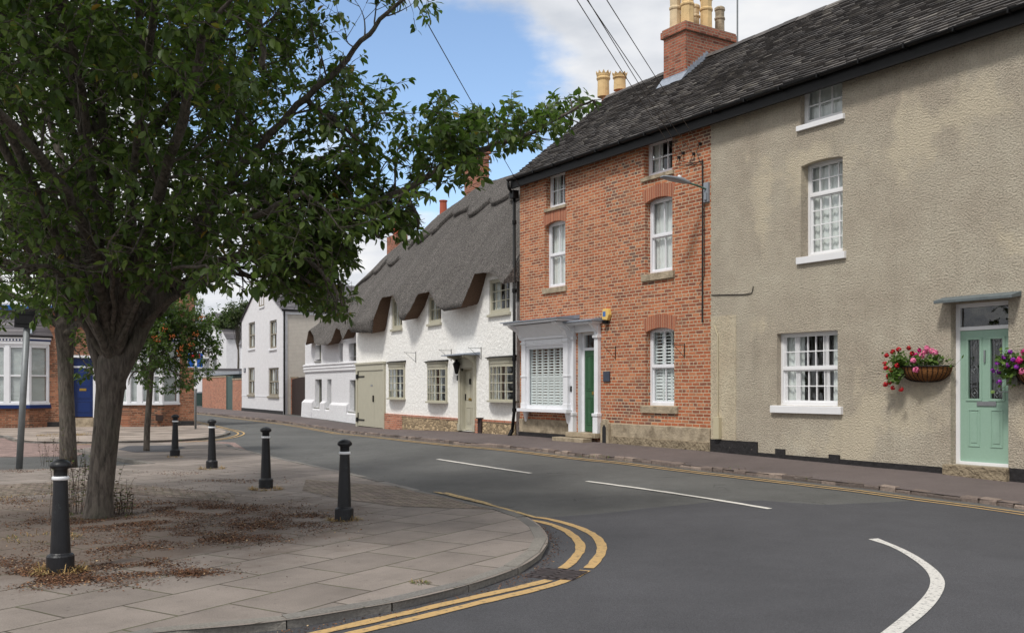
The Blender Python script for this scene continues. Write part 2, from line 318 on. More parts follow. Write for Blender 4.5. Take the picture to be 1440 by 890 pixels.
def slabs(name, base, bw, rh, ang, joint, ms=.01, off=.5, var=.35, stains=True, worldrot=True, jd=.5):
    m, t, p = newmat(name); tcn = nd(t, 'ShaderNodeTexCoord'); mp = nd(t, 'ShaderNodeMapping'); mp.inputs['Rotation'].default_value = (0, 0, ang)
    t.links.new(tcn.outputs['Object'], mp.inputs[0]); v = mp.outputs[0]
    b = nd(t, 'ShaderNodeTexBrick', offset=off, i_Color1=(0, 0, 0, 1), i_Color2=(1, 1, 1, 1), i_Mortar=(.5, .5, .5, 1), i_Scale=1, i_Mortar_Size=ms, i_Mortar_Smooth=.4, i_Bias=0, i_Brick_Width=bw, i_Row_Height=rh)
    wn = nd(t, 'ShaderNodeTexNoise', i_Scale=.9, i_Detail=3); t.links.new(v, wn.inputs['Vector'])
    wm = nd(t, 'ShaderNodeVectorMath', operation='MULTIPLY_ADD'); t.links.new(wn.outputs['Color'], wm.inputs[0]); wm.inputs[1].default_value = (.05, .05, 0); t.links.new(v, wm.inputs[2]); t.links.new(wm.outputs[0], b.inputs['Vector'])
    c = ramp(t, b.outputs['Color'], [(0, tuple(x*(1-var) for x in base)), (.6, base), (1, tuple(x*(1+var*.7) for x in base))])
    c = mixc(t, .5, c, ramp(t, noise(t, v, 90, 3, .7), [(.3, .3), (.7, .7)]), 'OVERLAY')
    c = mixc(t, .7, c, ramp(t, noise(t, v, 1.1, 7, .68), [(.3, .34), (.7, .64)]), 'OVERLAY')
    if stains:
        c = mixc(t, ramp(t, noise(t, v, 5.5, 6, .7), [(.56, 0), (.72, .45)]), c, tuple(x*.5 for x in base))
        vo = nd(t, 'ShaderNodeTexVoronoi', i_Scale=5); t.links.new(v, vo.inputs['Vector']); c = mixc(t, ramp(t, vo.outputs['Distance'], [(.04, .6), (.09, 0)]), c, tuple(x*.35 for x in base))
    if name == 'stone_paving':      # brown tint with uneven edges, fading out from the foot of the large tree
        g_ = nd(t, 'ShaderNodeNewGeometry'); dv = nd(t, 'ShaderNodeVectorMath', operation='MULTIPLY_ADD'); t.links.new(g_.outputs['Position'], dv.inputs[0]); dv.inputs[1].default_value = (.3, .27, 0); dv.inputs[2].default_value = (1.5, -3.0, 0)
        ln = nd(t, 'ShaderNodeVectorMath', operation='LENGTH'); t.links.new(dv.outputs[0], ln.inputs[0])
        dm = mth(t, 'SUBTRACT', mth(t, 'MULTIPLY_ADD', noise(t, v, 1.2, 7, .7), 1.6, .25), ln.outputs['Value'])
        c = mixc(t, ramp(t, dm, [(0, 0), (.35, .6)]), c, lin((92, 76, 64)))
    jm = mixc(t, ramp(t, noise(t, v, 3), [(.4, 0), (.6, 1)]), joint, lin((80, 84, 52)))
    c = mixc(t, mth(t, 'MULTIPLY', b.outputs['Fac'], jd), c, jm)
    t.links.new(c, p.inputs['Base Color']); p.inputs['Roughness'].default_value = .88; p.inputs['Specular IOR Level'].default_value = .3
    bump(t, p, mth(t, 'ADD', mth(t, 'MULTIPLY', b.outputs['Fac'], -1), mth(t, 'MULTIPLY', noise(t, v, 60), .3)), .008); return m
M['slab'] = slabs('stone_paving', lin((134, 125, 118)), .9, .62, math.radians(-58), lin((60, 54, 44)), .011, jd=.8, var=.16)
M['blocks'] = slabs('block_paving', lin((146, 124, 118)), .2, .1, math.radians(-15), lin((90, 80, 74)), .008)
M['blocks2'] = slabs('brick_paving_band', lin((138, 124, 114)), .21, .07, math.radians(34), lin((58, 50, 44)), .012, jd=.9)
M['slab2'] = slabs('concrete_paving', lin((150, 138, 128)), .9, .6, math.radians(10), lin((80, 72, 62)), .01, jd=.8)
WH = (.78, .79, .82)
M['white'] = simple('white_paint', WH, .45, .04, 4, 0, dirt=((.55, .55, .54), 6, .62, .35))
M['upvc'] = simple('white_frame', (.8, .8, .81), .3, .02)
M['sage'] = simple('pale_sage_paint', lin((178, 174, 156)), .5, .04, 4, dirt=(lin((140, 136, 118)), 5, .62, .4))
M['stonegrey'] = simple('grey_window_paint', lin((128, 128, 120)), .55, .06)
M['taupe'] = simple('taupe_window_paint', lin((140, 132, 116)), .55, .06)
M['black'] = simple('black_metal_paint', lin((17, 17, 18)), .5, .2, 9, 60, .001, spec=.25)
M['bollard'] = simple('bollard_paint', lin((30, 31, 35)), .42, .35, 7, 70, .002, dirt=(lin((84, 92, 92)), 9, .60, .4))
M['pitch'] = simple('black_bitumen', lin((38, 36, 37)), .7, .4, 9, 15, .02, dirt=(lin((150, 140, 128)), 10, .66, .8))
M['green'] = simple('dark_green_paint', lin((52, 92, 62)), .35, .08)
M['mint'] = simple('mint_green_door', lin((146, 176, 158)), .4, .03, 30, 90, .0008)
M['blue'] = simple('royal_blue_paint', lin((14, 42, 98)), .35, .08)
M['blue2'] = simple('fascia_blue_paint', lin((30, 84, 150)), .4, .08)
M['dgreen'] = simple('grey_green_timber', lin((72, 92, 88)), .6, .1)
M['brownwood'] = simple('dark_brown_timber', lin((52, 38, 34)), .75, .25, 8)
M['footing'] = roughcast('crumbling_footing', lin((152, 138, 116)), 9, .08, .3)
M['stone'] = simple('sandstone', lin((166, 152, 130)), .9, .25, 5, 18, .02, dirt=(lin((110, 98, 80)), 3, .5, .6))
M['lead'] = simple('lead_flashing', lin((142, 150, 162)), .45, .2, 12, 20, .008)
M['clay'] = simple('buff_clay', lin((212, 182, 132)), .75, .14, 5, 25, .004, dirt=(lin((150, 122, 84)), 4, .55, .5))
M['clay2'] = simple('pale_clay', lin((206, 186, 152)), .8, .12, 5, 25, .004, dirt=(lin((130, 108, 84)), 4, .58, .5))
M['rpot'] = simple('red_clay_pot', lin((170, 88, 66)), .8, .15, 6)
M['brass'] = simple('brass', lin((170, 140, 70)), .35, .1, 9, metal=.8)
M['chrome'] = simple('satin_metal', lin((150, 152, 154)), .3, .05, 9, metal=.7)
M['steel'] = simple('galvanised_post', lin((128, 132, 134)), .5, .12, 9, 30, .001, metal=.3)
M['greyfit'] = simple('grey_fitting', lin((140, 146, 154)), .45, .08)
M['yline'] = simple('yellow_road_paint', lin((186, 154, 104)), .85, .1, 40, 90, .003, dirt=(lin((96, 88, 78)), 16, .54, .7))
M['yline2'] = simple('worn_yellow_paint', lin((182, 156, 108)), .8, .1, 40, dirt=(lin((96, 92, 84)), 9, .50, .95))
M['wline'] = simple('white_road_paint', lin((212, 208, 200)), .7, .06, 40, 90, .003, dirt=(lin((95, 93, 92)), 30, .60, .85))
M['wline2'] = simple('worn_white_paint', lin((205, 202, 196)), .7, .06, 40, 90, .003, dirt=(lin((95, 93, 92)), 42, .53, .9))
M['dark'] = simple('hollow_shade', (.02, .02, .022), .9, .1)  # near black colour standing in for the shade inside hollows
M['curtain'] = simple('pale_curtain', (.8, .81, .8), .9, .08, 8)
M['shutter'] = simple('pale_shutter', (.8, .83, .84), .5, .03)
M['blind'] = simple('white_slats', (.8, .82, .81), .6, .03)
M['plaque'] = simple('dark_slate_plaque', lin((62, 70, 84)), .5, .1)
M['alarm'] = simple('yellow_alarm_box', lin((226, 190, 110)), .45, .04)
M['wire'] = simple('black_cable', (.015, .015, .016), .6, .1)
M['rust'] = simple('rusty_grate', lin((84, 76, 76)), .6, .3, 20, 60, .002, metal=.4)
M['coir'] = simple('coir_liner', lin((126, 84, 46)), 1, .4, 40, 50, .02)
M['litter'] = perisland('brown_litter', [(0, lin((58, 40, 30))), (.6, lin((98, 66, 46))), (.93, lin((132, 92, 62))), (1, lin((190, 165, 130)))], .95, 20, .001)
M['straw'] = perisland('dry_grass_blades', [(0, lin((120, 96, 60))), (.8, lin((186, 156, 104))), (1, lin((96, 110, 50)))], .9, 20, .001)
M['weed'] = perisland('weed_leaves', [(0, lin((74, 60, 44))), (.5, lin((104, 84, 60))), (.7, lin((76, 92, 40))), (1, lin((100, 128, 50)))], .9, 20, .001)
def leafmat(name, stops, trans=.42, rough=.45):
    m, t, p = newmat(name); g = nd(t, 'ShaderNodeNewGeometry'); c = ramp(t, g.outputs['Random Per Island'], stops)
    c2 = mixc(t, .5, c, ramp(t, noise(t, coords(t), .9, 3), [(.35, .38), (.65, .62)]), 'OVERLAY')
    t.links.new(c2, p.inputs['Base Color']); p.inputs['Roughness'].default_value = rough; p.inputs['Specular IOR Level'].default_value = .45
    tr = nd(t, 'ShaderNodeBsdfTranslucent'); tcol = mixc(t, .5, c2, (.10, .22, .02)); t.links.new(tcol, tr.inputs[0])
    mx = nd(t, 'ShaderNodeMixShader', i_Fac=trans); t.links.new(p.outputs[0], mx.inputs[1]); t.links.new(tr.outputs[0], mx.inputs[2])
    t.links.new(mx.outputs[0], t.nodes['Material Output'].inputs[0]); return m
M['leaf'] = leafmat('leaves', [(0, (.05, .088, .022)), (.5, (.095, .15, .034)), (.9, (.15, .21, .045)), (.985, (.19, .25, .055)), (1, (.45, .26, .04))])
M['leaf2'] = leafmat('rowan_leaves', [(0, (.045, .09, .02)), (.6, (.09, .15, .03)), (1, (.15, .22, .045))])
M['leafb'] = leafmat('far_leaves', [(0, (.03, .04, .025)), (.6, (.06, .08, .03)), (1, (.12, .13, .06))])
M['bgreen'] = leafmat('basket_leaves', [(0, (.05, .10, .02)), (1, (.16, .26, .05))])
M['berry'] = simple('orange_berries', lin((190, 104, 48)), .5, .2, 30)
M['fred'] = simple('red_petals', lin((180, 22, 34)), .7, .25, 60)
M['fpink'] = simple('pink_petals', lin((226, 120, 160)), .7, .25, 60)
M['fmag'] = simple('magenta_petals', lin((190, 20, 112)), .7, .2, 60)
M['fpur'] = simple('purple_petals', lin((148, 50, 170)), .7, .25, 60)
def barkm():
    m, t, p = newmat('bark'); v = coords(t, (1, 1, .22)); n = noise(t, v, 22, 5, .65, .4); b = noise(t, coords(t), 2.5, 5, .6)
    c = ramp(t, n, [(.3, lin((48, 42, 38))), (.6, lin((104, 96, 88))), (.8, lin((116, 108, 99)))]); c = mixc(t, ramp(t, b, [(.5, 0), (.7, .5)]), c, lin((76, 78, 64)))
    t.links.new(c, p.inputs['Base Color']); p.inputs['Roughness'].default_value = .9; bump(t, p, n, .035); return m
M['bark'] = barkm()
def glassm(name, refl=.9, tint=(.9, .93, .92)):
    m, t, p = newmat(name); tr = nd(t, 'ShaderNodeBsdfTransparent'); tr.inputs[0].default_value = (*tint, 1)
    gl = nd(t, 'ShaderNodeBsdfGlossy', i_Roughness=.015); gl.inputs[0].default_value = (refl, refl, refl, 1)
    v = coords(t); nn = noise(t, v, 1.7, 2); b = nd(t, 'ShaderNodeBump', i_Distance=.012); t.links.new(nn, b.inputs['Height']); t.links.new(b.outputs[0], gl.inputs['Normal'])
    fr = nd(t, 'ShaderNodeLayerWeight', i_Blend=.5); mx = nd(t, 'ShaderNodeMixShader'); t.links.new(mth(t, 'MULTIPLY_ADD', mth(t, 'POWER', fr.outputs['Facing'], 4), .9, .09, True), mx.inputs[0])
    t.links.new(tr.outputs[0], mx.inputs[1]); t.links.new(gl.outputs[0], mx.inputs[2]); t.links.new(mx.outputs[0], t.nodes['Material Output'].inputs[0]); return m
M['glass'] = glassm('window_glass')
# ------------------------------------------------------------------ ground
def offset(poly, d):
    """Offset an open polyline sideways (to its left for d > 0)."""
    out = []
    for i, p in enumerate(poly):
        a = poly[max(i-1, 0)]; b = poly[min(i+1, len(poly)-1)]
        dx, dy = b[0]-a[0], b[1]-a[1]; l = math.hypot(dx, dy) or 1
        out.append((p[0]-dy/l*d, p[1]+dx/l*d))
    return out
def resample(poly, step):
    P = [Vector(p) for p in poly]; out = [P[0]]; acc = 0
    for a, b in zip(P, P[1:]):
        l = (b-a).length; t = step-acc
        while t <= l: out.append(a.lerp(b, t/l)); t += step
        acc = (acc+l) % step if step else 0
    if (out[-1]-P[-1]).length > step*.3: out.append(P[-1])
    return [tuple(p) for p in out]
def smooth_line(poly, it=2):
    for _ in range(it):
        q = [poly[0]]
        for a, b in zip(poly, poly[1:]): q += [tuple(.75*x+.25*y for x, y in zip(a, b)), tuple(.25*x+.75*y for x, y in zip(a, b))]
        poly = q+[poly[-1]]
    return poly
def ribbon(mb, A, B, off, n=None):
    vs = []; fs = []
    for a, b in zip(A, B): vs += [(a[0], a[1], H(*a)+off), (b[0], b[1], H(*b)+off)]
    for i in range(len(A)-1): fs.append((2*i, 2*i+1, 2*i+3, 2*i+2))
    return mb.add(vs, fs)
def sheet(name, poly, off, mat, step=1.0, parent=None):
    """A polygon draped on the ground: clipped grid so it follows the fall of the land."""
    import bmesh
    bm = bmesh.new(); vs = [bm.verts.new((x, y, 0)) for x, y in poly]; bm.faces.new(vs)
    xs = [p[0] for p in poly]; ys = [p[1] for p in poly]
    for ax, lo, hi in ((0, min(xs), max(xs)), (1, min(ys), max(ys))):
        k = math.ceil(lo/step)*step
        while k < hi:
            co = (k, 0, 0) if ax == 0 else (0, k, 0); no = (1, 0, 0) if ax == 0 else (0, 1, 0)
            bmesh.ops.bisect_plane(bm, geom=bm.verts[:]+bm.edges[:]+bm.faces[:], plane_co=co, plane_no=no); k += step
    for v in bm.verts: v.co.z = H(v.co.x, v.co.y)+off
    bmesh.ops.recalc_face_normals(bm, faces=bm.faces[:])
    if sum(f.normal.z for f in bm.faces) < 0: bmesh.ops.reverse_faces(bm, faces=bm.faces[:])
    me = bpy.data.meshes.new(name); bm.to_mesh(me); bm.free(); me.materials.append(mat)
    o = bpy.data.objects.new(name, me); C.objects.link(o)
    if parent: o.parent = parent
    return o
gx = sorted(set([-900, -400, -200, -120, -90]+[round(-70+i*.8, 2) for i in range(120)]+[30, 60, 120, 300, 900]))
gy = sorted(set([-60, -20]+[round(-4+i*.8, 2) for i in range(112)]+[95, 120, 200, 500, 1800]))
mb = MB(); mb.add([(x, y, H(x, y)-.07) for y in gy for x in gx], [(j*len(gx)+i, j*len(gx)+i+1, (j+1)*len(gx)+i+1, (j+1)*len(gx)+i) for j in range(len(gy)-1) for i in range(len(gx)-1)])
road = mb.build('road', M['asph'], smooth=True); tag(road, kind='structure')
# newer dark surfacing in the foreground
pts = [(700, 727), (770, 728), (850, 722), (900, 716), (1000, 706), (1070, 704), (1160, 710), (1230, 707), (1290, 704), (1440, 706), (1700, 716)]
new = [G(x, y, -.07) for x, y in pts]+[(11, 6), (11, -4), (-9, -4), (-3.5, 5.8)]
new[9:11] = [Cf.world(0, 0)]*0 + [G(1400, 716, -.07), G(1640, 752, -.07)]
tag(sheet('resurfaced_road', new, -.064, M['asph2']), kind='structure')
# far pavement
kx = [(1640, 738), (1440, 708.7), (1312, 693), (1162, 675), (1005, 658), (900, 645.7), (831, 639.6), (720, 626.7), (611, 619), (505, 607.6), (458, 601), (420, 595), (386, 591), (350, 587), (306, 582.5)]
kerb = [G(x, y, .0) for x, y in kx]
kerb = [(kerb[0][0]+2.5, kerb[0][1]-4)]+kerb+[(kerb[-1][0]-18, kerb[-1][1]+33)]
kerb = smooth_line(kerb, 2); kerb = resample(kerb, .5)
wl = []
for X, Y in kerb:
    xr, yr = R.local(X, Y)
    if xr > XJ: wl.append(R.world(xr, .3))
    else: wl.append(Cf.world(min(Cf.local(X, Y)[0], -.05), .3))
mb = MB(); vs = []; K = 5
for a, b in zip(kerb, wl):
    for k in range(K+1):
        x = a[0]+(b[0]-a[0])*k/K; y = a[1]+(b[1]-a[1])*k/K; vs.append((x, y, H(x, y)+.012*mnoise.noise(Vector((x*.7, y*.7, 0)))*(0 < k)))
mb.add(vs, [(i*(K+1)+k, i*(K+1)+k+1, (i+1)*(K+1)+k+1, (i+1)*(K+1)+k) for i in range(len(kerb)-1) for k in range(K)])
tag(mb.build('far_pavement', M['asph3'], smooth=True), kind='structure')
def kerbstones(name, line, width, h, length, mat, side=1, jit=.008, top=.004):
    mb = MB(); pts = resample(line, length)
    inner = offset(pts, side*width)
    for i in range(len(pts)-1):
        a, b, c, d = pts[i], pts[i+1], inner[i+1], inner[i]
        g = .007; j = random.uniform(-jit, jit)*2
        def lp(p, q, t): return (p[0]+(q[0]-p[0])*t, p[1]+(q[1]-p[1])*t)
        a2, b2 = lp(a, b, g), lp(a, b, 1-g); c2, d2 = lp(c, d, g), lp(c, d, 1-g)
        o = [(random.uniform(-jit, jit), random.uniform(-jit, jit)) for _ in range(4)]
        q = [(a2[0]+o[0][0], a2[1]+o[0][1]), (b2[0]+o[1][0], b2[1]+o[1][1]), c2, d2]
        zt = [H(*p)+top+j*.5+random.uniform(-jit, jit)*.5 for p in q]
        ins = [lp(q[0], q[3], .1), lp(q[1], q[2], .1)]
        v = [(q[0][0], q[0][1], zt[0]-h-.05), (q[1][0], q[1][1], zt[1]-h-.05), (q[1][0], q[1][1], zt[1]-.022), (q[0][0], q[0][1], zt[0]-.022),
             (*ins[0], zt[0]), (*ins[1], zt[1]), (*q[2], zt[2]), (*q[3], zt[3]), (*q[2], zt[2]-h), (*q[3], zt[3]-h)]
        mb.add(v, [(0, 1, 2, 3), (3, 2, 5, 4), (4, 5, 6, 7), (7, 6, 8, 9), (0, 3, 4, 7, 9), (1, 8, 6, 5, 2)])
    return tag(mb.build(name, mat), kind='structure')
kerbstones('far_kerb', kerb, .13, .1, .27, M['granite2'], -1, .014)
# near pavement (plaza)
ko = [(40, 930), (110, 912), (200, 889), (330, 880), (430, 868), (487, 858), (581, 842), (688, 814), (747, 790), (768, 769), (772, 755), (761, 739), (742, 726), (712, 716), (660, 706), (600, 692), (540, 676), (480, 662), (404, 646), (366, 637), (332, 630), (322, 624)]
kout = [G(x, y) for x, y in ko]; kout = smooth_line(kout, 2)
back = [G(x, y) for x, y in [(290, 621), (160, 623), (107, 632), (209, 652), (95, 658), (-300, 668)]]
plaza = kout+back+[(-40, 17), (-40, 4), (kout[0][0]-6, 3.5)]
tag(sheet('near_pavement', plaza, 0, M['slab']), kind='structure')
kerbstones('near_kerb', kout, .14, .1, .85, M['granite'], 1, .006, .005)
kerbstones('back_kerb', [G(107, 632), G(209, 652)], .14, .1, .8, M['granite'], 1, .006, .005)
# brick bands in the plaza
for poly in ([(430, 674), (560, 684), (650, 705), (700, 716), (560, 712), (470, 700), (425, 690)], [(-60, 684), (120, 676), (330, 694), (330, 706), (120, 690), (-60, 704)]):
    tag(sheet('brick_paving', [G(*p) for p in poly], .004, M['blocks2']), kind='structure')
# side road block paving and terrace pavement
blk = [(-300, 645), (95, 642), (150, 634), (215, 628), (322, 630), (345, 632), (330, 622), (250, 618), (60, 616), (-300, 616)]
tag(sheet('block_paving', [G(x, y, -.07) for x, y in blk], -.065, M['blocks']), kind='structure')
tk = [(-300, 605), (0, 610), (14, 617), (34, 619.5), (80, 621), (160, 620.5), (230, 619), (285, 616), (312, 612), (325, 607.5), (320, 604), (306, 601.5), (288, 597)]
tkl = smooth_line([G(x, y) for x, y in tk], 2)
tkl = tkl+[(tkl[-1][0]-14, tkl[-1][1]+27)]
tpav = tkl+[(-60, 75), (-60, tkl[0][1]+2)]
tag(sheet('terrace_pavement', tpav, 0, M['slab2']), kind='structure')
kerbstones('terrace_kerb', tkl, .14, .1, .85, M['granite'], 1, .006, .005)
tag(sheet('tarmac_tree_patch', [G(x, y) for x, y in [(165, 632), (180, 627), (240, 626), (262, 629), (240, 635), (190, 636)]], .005, M['asph2']), kind='structure')
# road markings: children of the road
def mark(name, L_, R_, mat, off=-.058, it=2):
    A = smooth_line([G(x, y, -.07) for x, y in L_], it); B = smooth_line([G(x, y, -.07) for x, y in R_], it)
    ribbon(MB0 := MB(), A, B, off); return MB0.build(name, mat, road)
def mark_line(name, pts, wd, mat, off=-.058, it=2, world=False, wob=.008):
    A = pts if world else smooth_line([G(x, y, -.07) for x, y in pts], it); A = resample(A, .15)
    A1, A2 = offset(A, wd/2), offset(A, -wd/2)
    j = lambda P: [(x+random.uniform(-wob, wob), y+random.uniform(-wob, wob)) for x, y in P]
    ribbon(MB0 := MB(), j(A1), j(A2), off); return MB0.build(name, mat, road)
mark_line('white_dash', [(615, 646), (680, 656), (747, 666)], .09, M['wline'])
mark_line('white_dash', [(825, 677), (950, 694), (1082, 716)], .09, M['wline'])
mark('white_curve', [(1221, 759), (1256, 770), (1290, 791), (1307, 808), (1309, 825), (1294, 847), (1243, 889), (1205, 915)], [(1235, 758), (1279, 776), (1312, 797), (1330, 816), (1327, 834), (1309, 859), (1270, 890), (1238, 918)], M['wline2'])
mark_line('yellow_line', [(752, 728), (770, 729.5), (812, 741), (838, 754), (848, 769), (843, 784), (828, 800)], .1, M['yline'])
mark_line('yellow_line', [(738, 731), (760, 734), (790, 743), (812, 758), (818, 772), (808, 788), (791, 801)], .1, M['yline'])
mark_line('yellow_line', [(824, 803), (803, 815), (760, 829), (700, 842), (600, 867), (480, 896), (360, 925)], .1, M['yline'])
mark_line('yellow_line', [(773, 817), (740, 825), (700, 834), (640, 847), (560, 866), (440, 893), (330, 918)], .1, M['yline'])
mark_line('yellow_line', [(612, 692), (650, 701), (700, 713), (752, 728)], .07, M['yline2'])
mark_line('yellow_line', [(625, 699), (660, 708), (690, 716)], .08, M['yline2'], off=.006)
k2 = [p for p in kerb]
mark_line('yellow_line', offset(k2, .28), .06, M['yline'], world=True)
mark_line('yellow_line', offset(k2, .46), .06, M['yline'], world=True)
mark_line('yellow_line', offset(tkl[18:], -.3), .07, M['yline'], world=True)
mark_line('yellow_line', offset(tkl[18:], -.5), .07, M['yline'], world=True)
mark_line('yellow_line', [(400, 647.5), (440, 655), (480, 664), (500, 669)], .07, M['yline2'], off=-.056)
# ------------------------------------------------------------------ builders for walls and windows
def wall(mb, x0, x1, z0, z1, ops, y0=0., th=.3, mi=0, rdepth=None):
    """Front skin with openings plus their reveals; ops = (x0, x1, z0, z1)."""
    xs = sorted({x0, x1, *[o[0] for o in ops], *[o[1] for o in ops]}); zs = sorted({z0, z1, *[o[2] for o in ops], *[o[3] for o in ops]})
    xs = [x for x in xs if x0 <= x <= x1]; zs = [z for z in zs if z0 <= z <= z1]
    for xa, xb in zip(xs, xs[1:]):
        for za, zb in zip(zs, zs[1:]):
            cx_, cz_ = (xa+xb)/2, (za+zb)/2
            if any(o[0] < cx_ < o[1] and o[2] < cz_ < o[3] for o in ops): continue
            mb.add([(xa, y0, za), (xb, y0, za), (xb, y0, zb), (xa, y0, zb)], [(0, 1, 2, 3)], mi)
    d = rdepth or th
    for a, b, c, e in ops:
        for q in (((a, c), (a, e)), ((b, e), (b, c)), ((a, e), (b, e)), ((b, c), (a, c))):
            (xa, za), (xb, zb) = q; mb.add([(xa, y0, za), (xb, y0, zb), (xb, y0+d, zb), (xa, y0+d, za)], [(0, 1, 2, 3)], mi)
    return mb
def shell(mb, x0, x1, y0, y1, z0, z1, mi=0):   # back and side walls, no front
    mb.add([(x0, y0, z0), (x0, y1, z0), (x0, y1, z1), (x0, y0, z1)], [(0, 1, 2, 3)], mi)
    mb.add([(x1, y0, z0), (x1, y1, z0), (x1, y1, z1), (x1, y0, z1)], [(3, 2, 1, 0)], mi)
    mb.add([(x0, y1, z0), (x1, y1, z0), (x1, y1, z1), (x0, y1, z1)], [(0, 1, 2, 3)], mi); return mb
def window(parent, x0, x1, z0, z1, y=.12, cols=2, rows=(1, 1), fmat='white', fw=.055, bw=.022, mid=True, curtain=None, sill=None, sm='stone', open_gap=0, vert=None, glass='glass', cmat='curtain'):
    """A framed window in an opening: mesh 'window' with glass, curtain and sill as its children."""
    mb = MB(); d = .05
    mb.box(x0, x0+fw, y, y+d+.03, z0, z1); mb.box(x1-fw, x1, y, y+d+.03, z0, z1); mb.box(x0+fw, x1-fw, y, y+d+.03, z1-fw, z1); mb.box(x0+fw, x1-fw, y-.005, y+d+.03, z0, z0+fw*1.15)
    ix0, ix1, iz0, iz1 = x0+fw, x1-fw, z0+fw*1.15, z1-fw
    n = len(rows); bands = []
    hh = (iz1-iz0)
    if n == 2:
        fr = rows[0]/(rows[0]+rows[1]) if rows[0] != rows[1] else .5
        zm = iz1-hh*fr; bands = [(zm+.018, iz1, rows[0], 0), (iz0, zm-.018, rows[1], .028)]; mb.box(ix0, ix1, y+.003, y+.06, zm-.022, zm+.022)
    else: bands = [(iz0, iz1, rows[0], 0)]
    for (a, b, r, dy) in bands:
        s = .03
        mb.box(ix0, ix0+s, y+.012+dy, y+.05+dy, a, b); mb.box(ix1-s, ix1, y+.012+dy, y+.05+dy, a, b); mb.box(ix0+s, ix1-s, y+.012+dy, y+.05+dy, b-s, b); mb.box(ix0+s, ix1-s, y+.012+dy, y+.05+dy, a, a+s*1.3)
        vx = vert if vert else [(k+1)/cols for k in range(cols-1)]
        for k in vx:
            c = ix0+(ix1-ix0)*k; mb.box(c-bw/2, c+bw/2, y+.016+dy, y+.046+dy, a+s, b-s)
        for k in range(1, r):
            c = a+(b-a)*k/r; mb.box(ix0+s, ix1-s, y+.019+dy, y+.043+dy, c-bw/2, c+bw/2)
    f = mb.build('window', M[fmat], parent)
    g = MB(); g.add([(ix0, y+.079, iz0), (ix1, y+.079, iz0), (ix1, y+.079, iz1), (ix0, y+.079, iz1)], [(0, 1, 2, 3)]); g.build('glass', M[glass], f)
    yc = y+.135
    if curtain == 'blind' or curtain == 'net':
        q = MB(); nn = 70; k = 0
        zt = iz1; zb = iz0+(.0 if curtain == 'net' else 0)
        vs = [(ix0-.05+(ix1-ix0+.1)*i/nn, yc+.008*math.sin(i*.8)+.006*math.sin(i*.23), z) for z in (zb-.1, zt+.1) for i in range(nn+1)]
        q.add(vs, [(i, i+1, nn+2+i, nn+1+i) for i in range(nn)]); q.build('curtain', M[cmat], f, True)
    elif curtain == 'slats' or curtain == 'shutter':
        q = MB(); st = .075 if curtain == 'shutter' else .05; z = iz0+.02; t_ = (z1+z0)/2
        while z < iz1:
            hh_ = .03 if z > t_ and curtain == 'shutter' else (.058 if curtain == 'shutter' else .04)
            q.add([(ix0, yc-.025, z), (ix1, yc-.025, z), (ix1, yc-.008, z+hh_), (ix0, yc-.008, z+hh_)], [(0, 1, 2, 3)])
            z += st
        if curtain == 'shutter':
            m_ = max(2, round((ix1-ix0)/.3))
            for k in range(m_+1): c = ix0+(ix1-ix0)*k/m_; q.box(c-.03, c+.03, yc-.035, yc+.03, iz0, iz1)
            for zc in (iz0, t_, iz1): q.box(ix0, ix1, yc-.03, yc+.03, zc-.03, zc+.03)
        q.build('blind', M['shutter' if curtain == 'shutter' else 'blind'], f)
    elif curtain == 'sides':
        wdt = (ix1-ix0)*.3
        for a, b in ((ix0-.03, ix0+wdt), (ix1-wdt*.6, ix1+.03)):
            q = MB(); nn = 10; vs = [(a+(b-a)*i/nn, yc+.025*math.sin(i*2.1), zc) for zc in (iz0-.1, iz1+.1) for i in range(nn+1)]
            q.add(vs, [(i, i+1, nn+2+i, nn+1+i) for i in range(nn)]); q.build('curtain', M[cmat], f, True)
    if sill:
        ov, h, pr = sill; s = MB(); s.add([(x, yy, z) for x in (x0-ov, x1+ov) for yy, z in ((-pr, z0-h), (-pr, z0-.012), (y+.0, z0+.004), (y, z0-h))],
            [(0, 1, 2, 3), (7, 6, 5, 4), (0, 4, 5, 1), (1, 5, 6, 2), (2, 6, 7, 3), (3, 7, 4, 0)]); s.build('sill', M[sm], f, bevel=.006)
    return f
def arch(parent, x0, x1, zs, h, rise=.1, mat='soldier', ov=.08, y0=-.004, y1=.1, name='brick_arch'):
    n = 14; mb = MB(); lo = []; hi = []
    for i in range(n+1):
        t_ = i/n*2-1; xx = (x0+x1)/2+t_*(x1-x0)/2; xo = (x0+x1)/2+t_*((x1-x0)/2+ov)
        lo.append((xx, zs+rise*(1-t_*t_))); hi.append((xo, zs+h+rise*(1-t_*t_)))
    vs = [(x, y0, z) for x, z in lo]+[(x, y0, z) for x, z in hi]+[(x, y1, z) for x, z in lo]+[(x, y1, z) for x, z in hi]
    m = n+1; fs = []
    for i in range(n): fs += [(i, i+1, m+i+1, m+i), (i, 2*m+i, 2*m+i+1, i+1), (m+i, m+i+1, 3*m+i+1, 3*m+i)]
    mb.add(vs, fs); return mb.build(name, M[mat], parent)
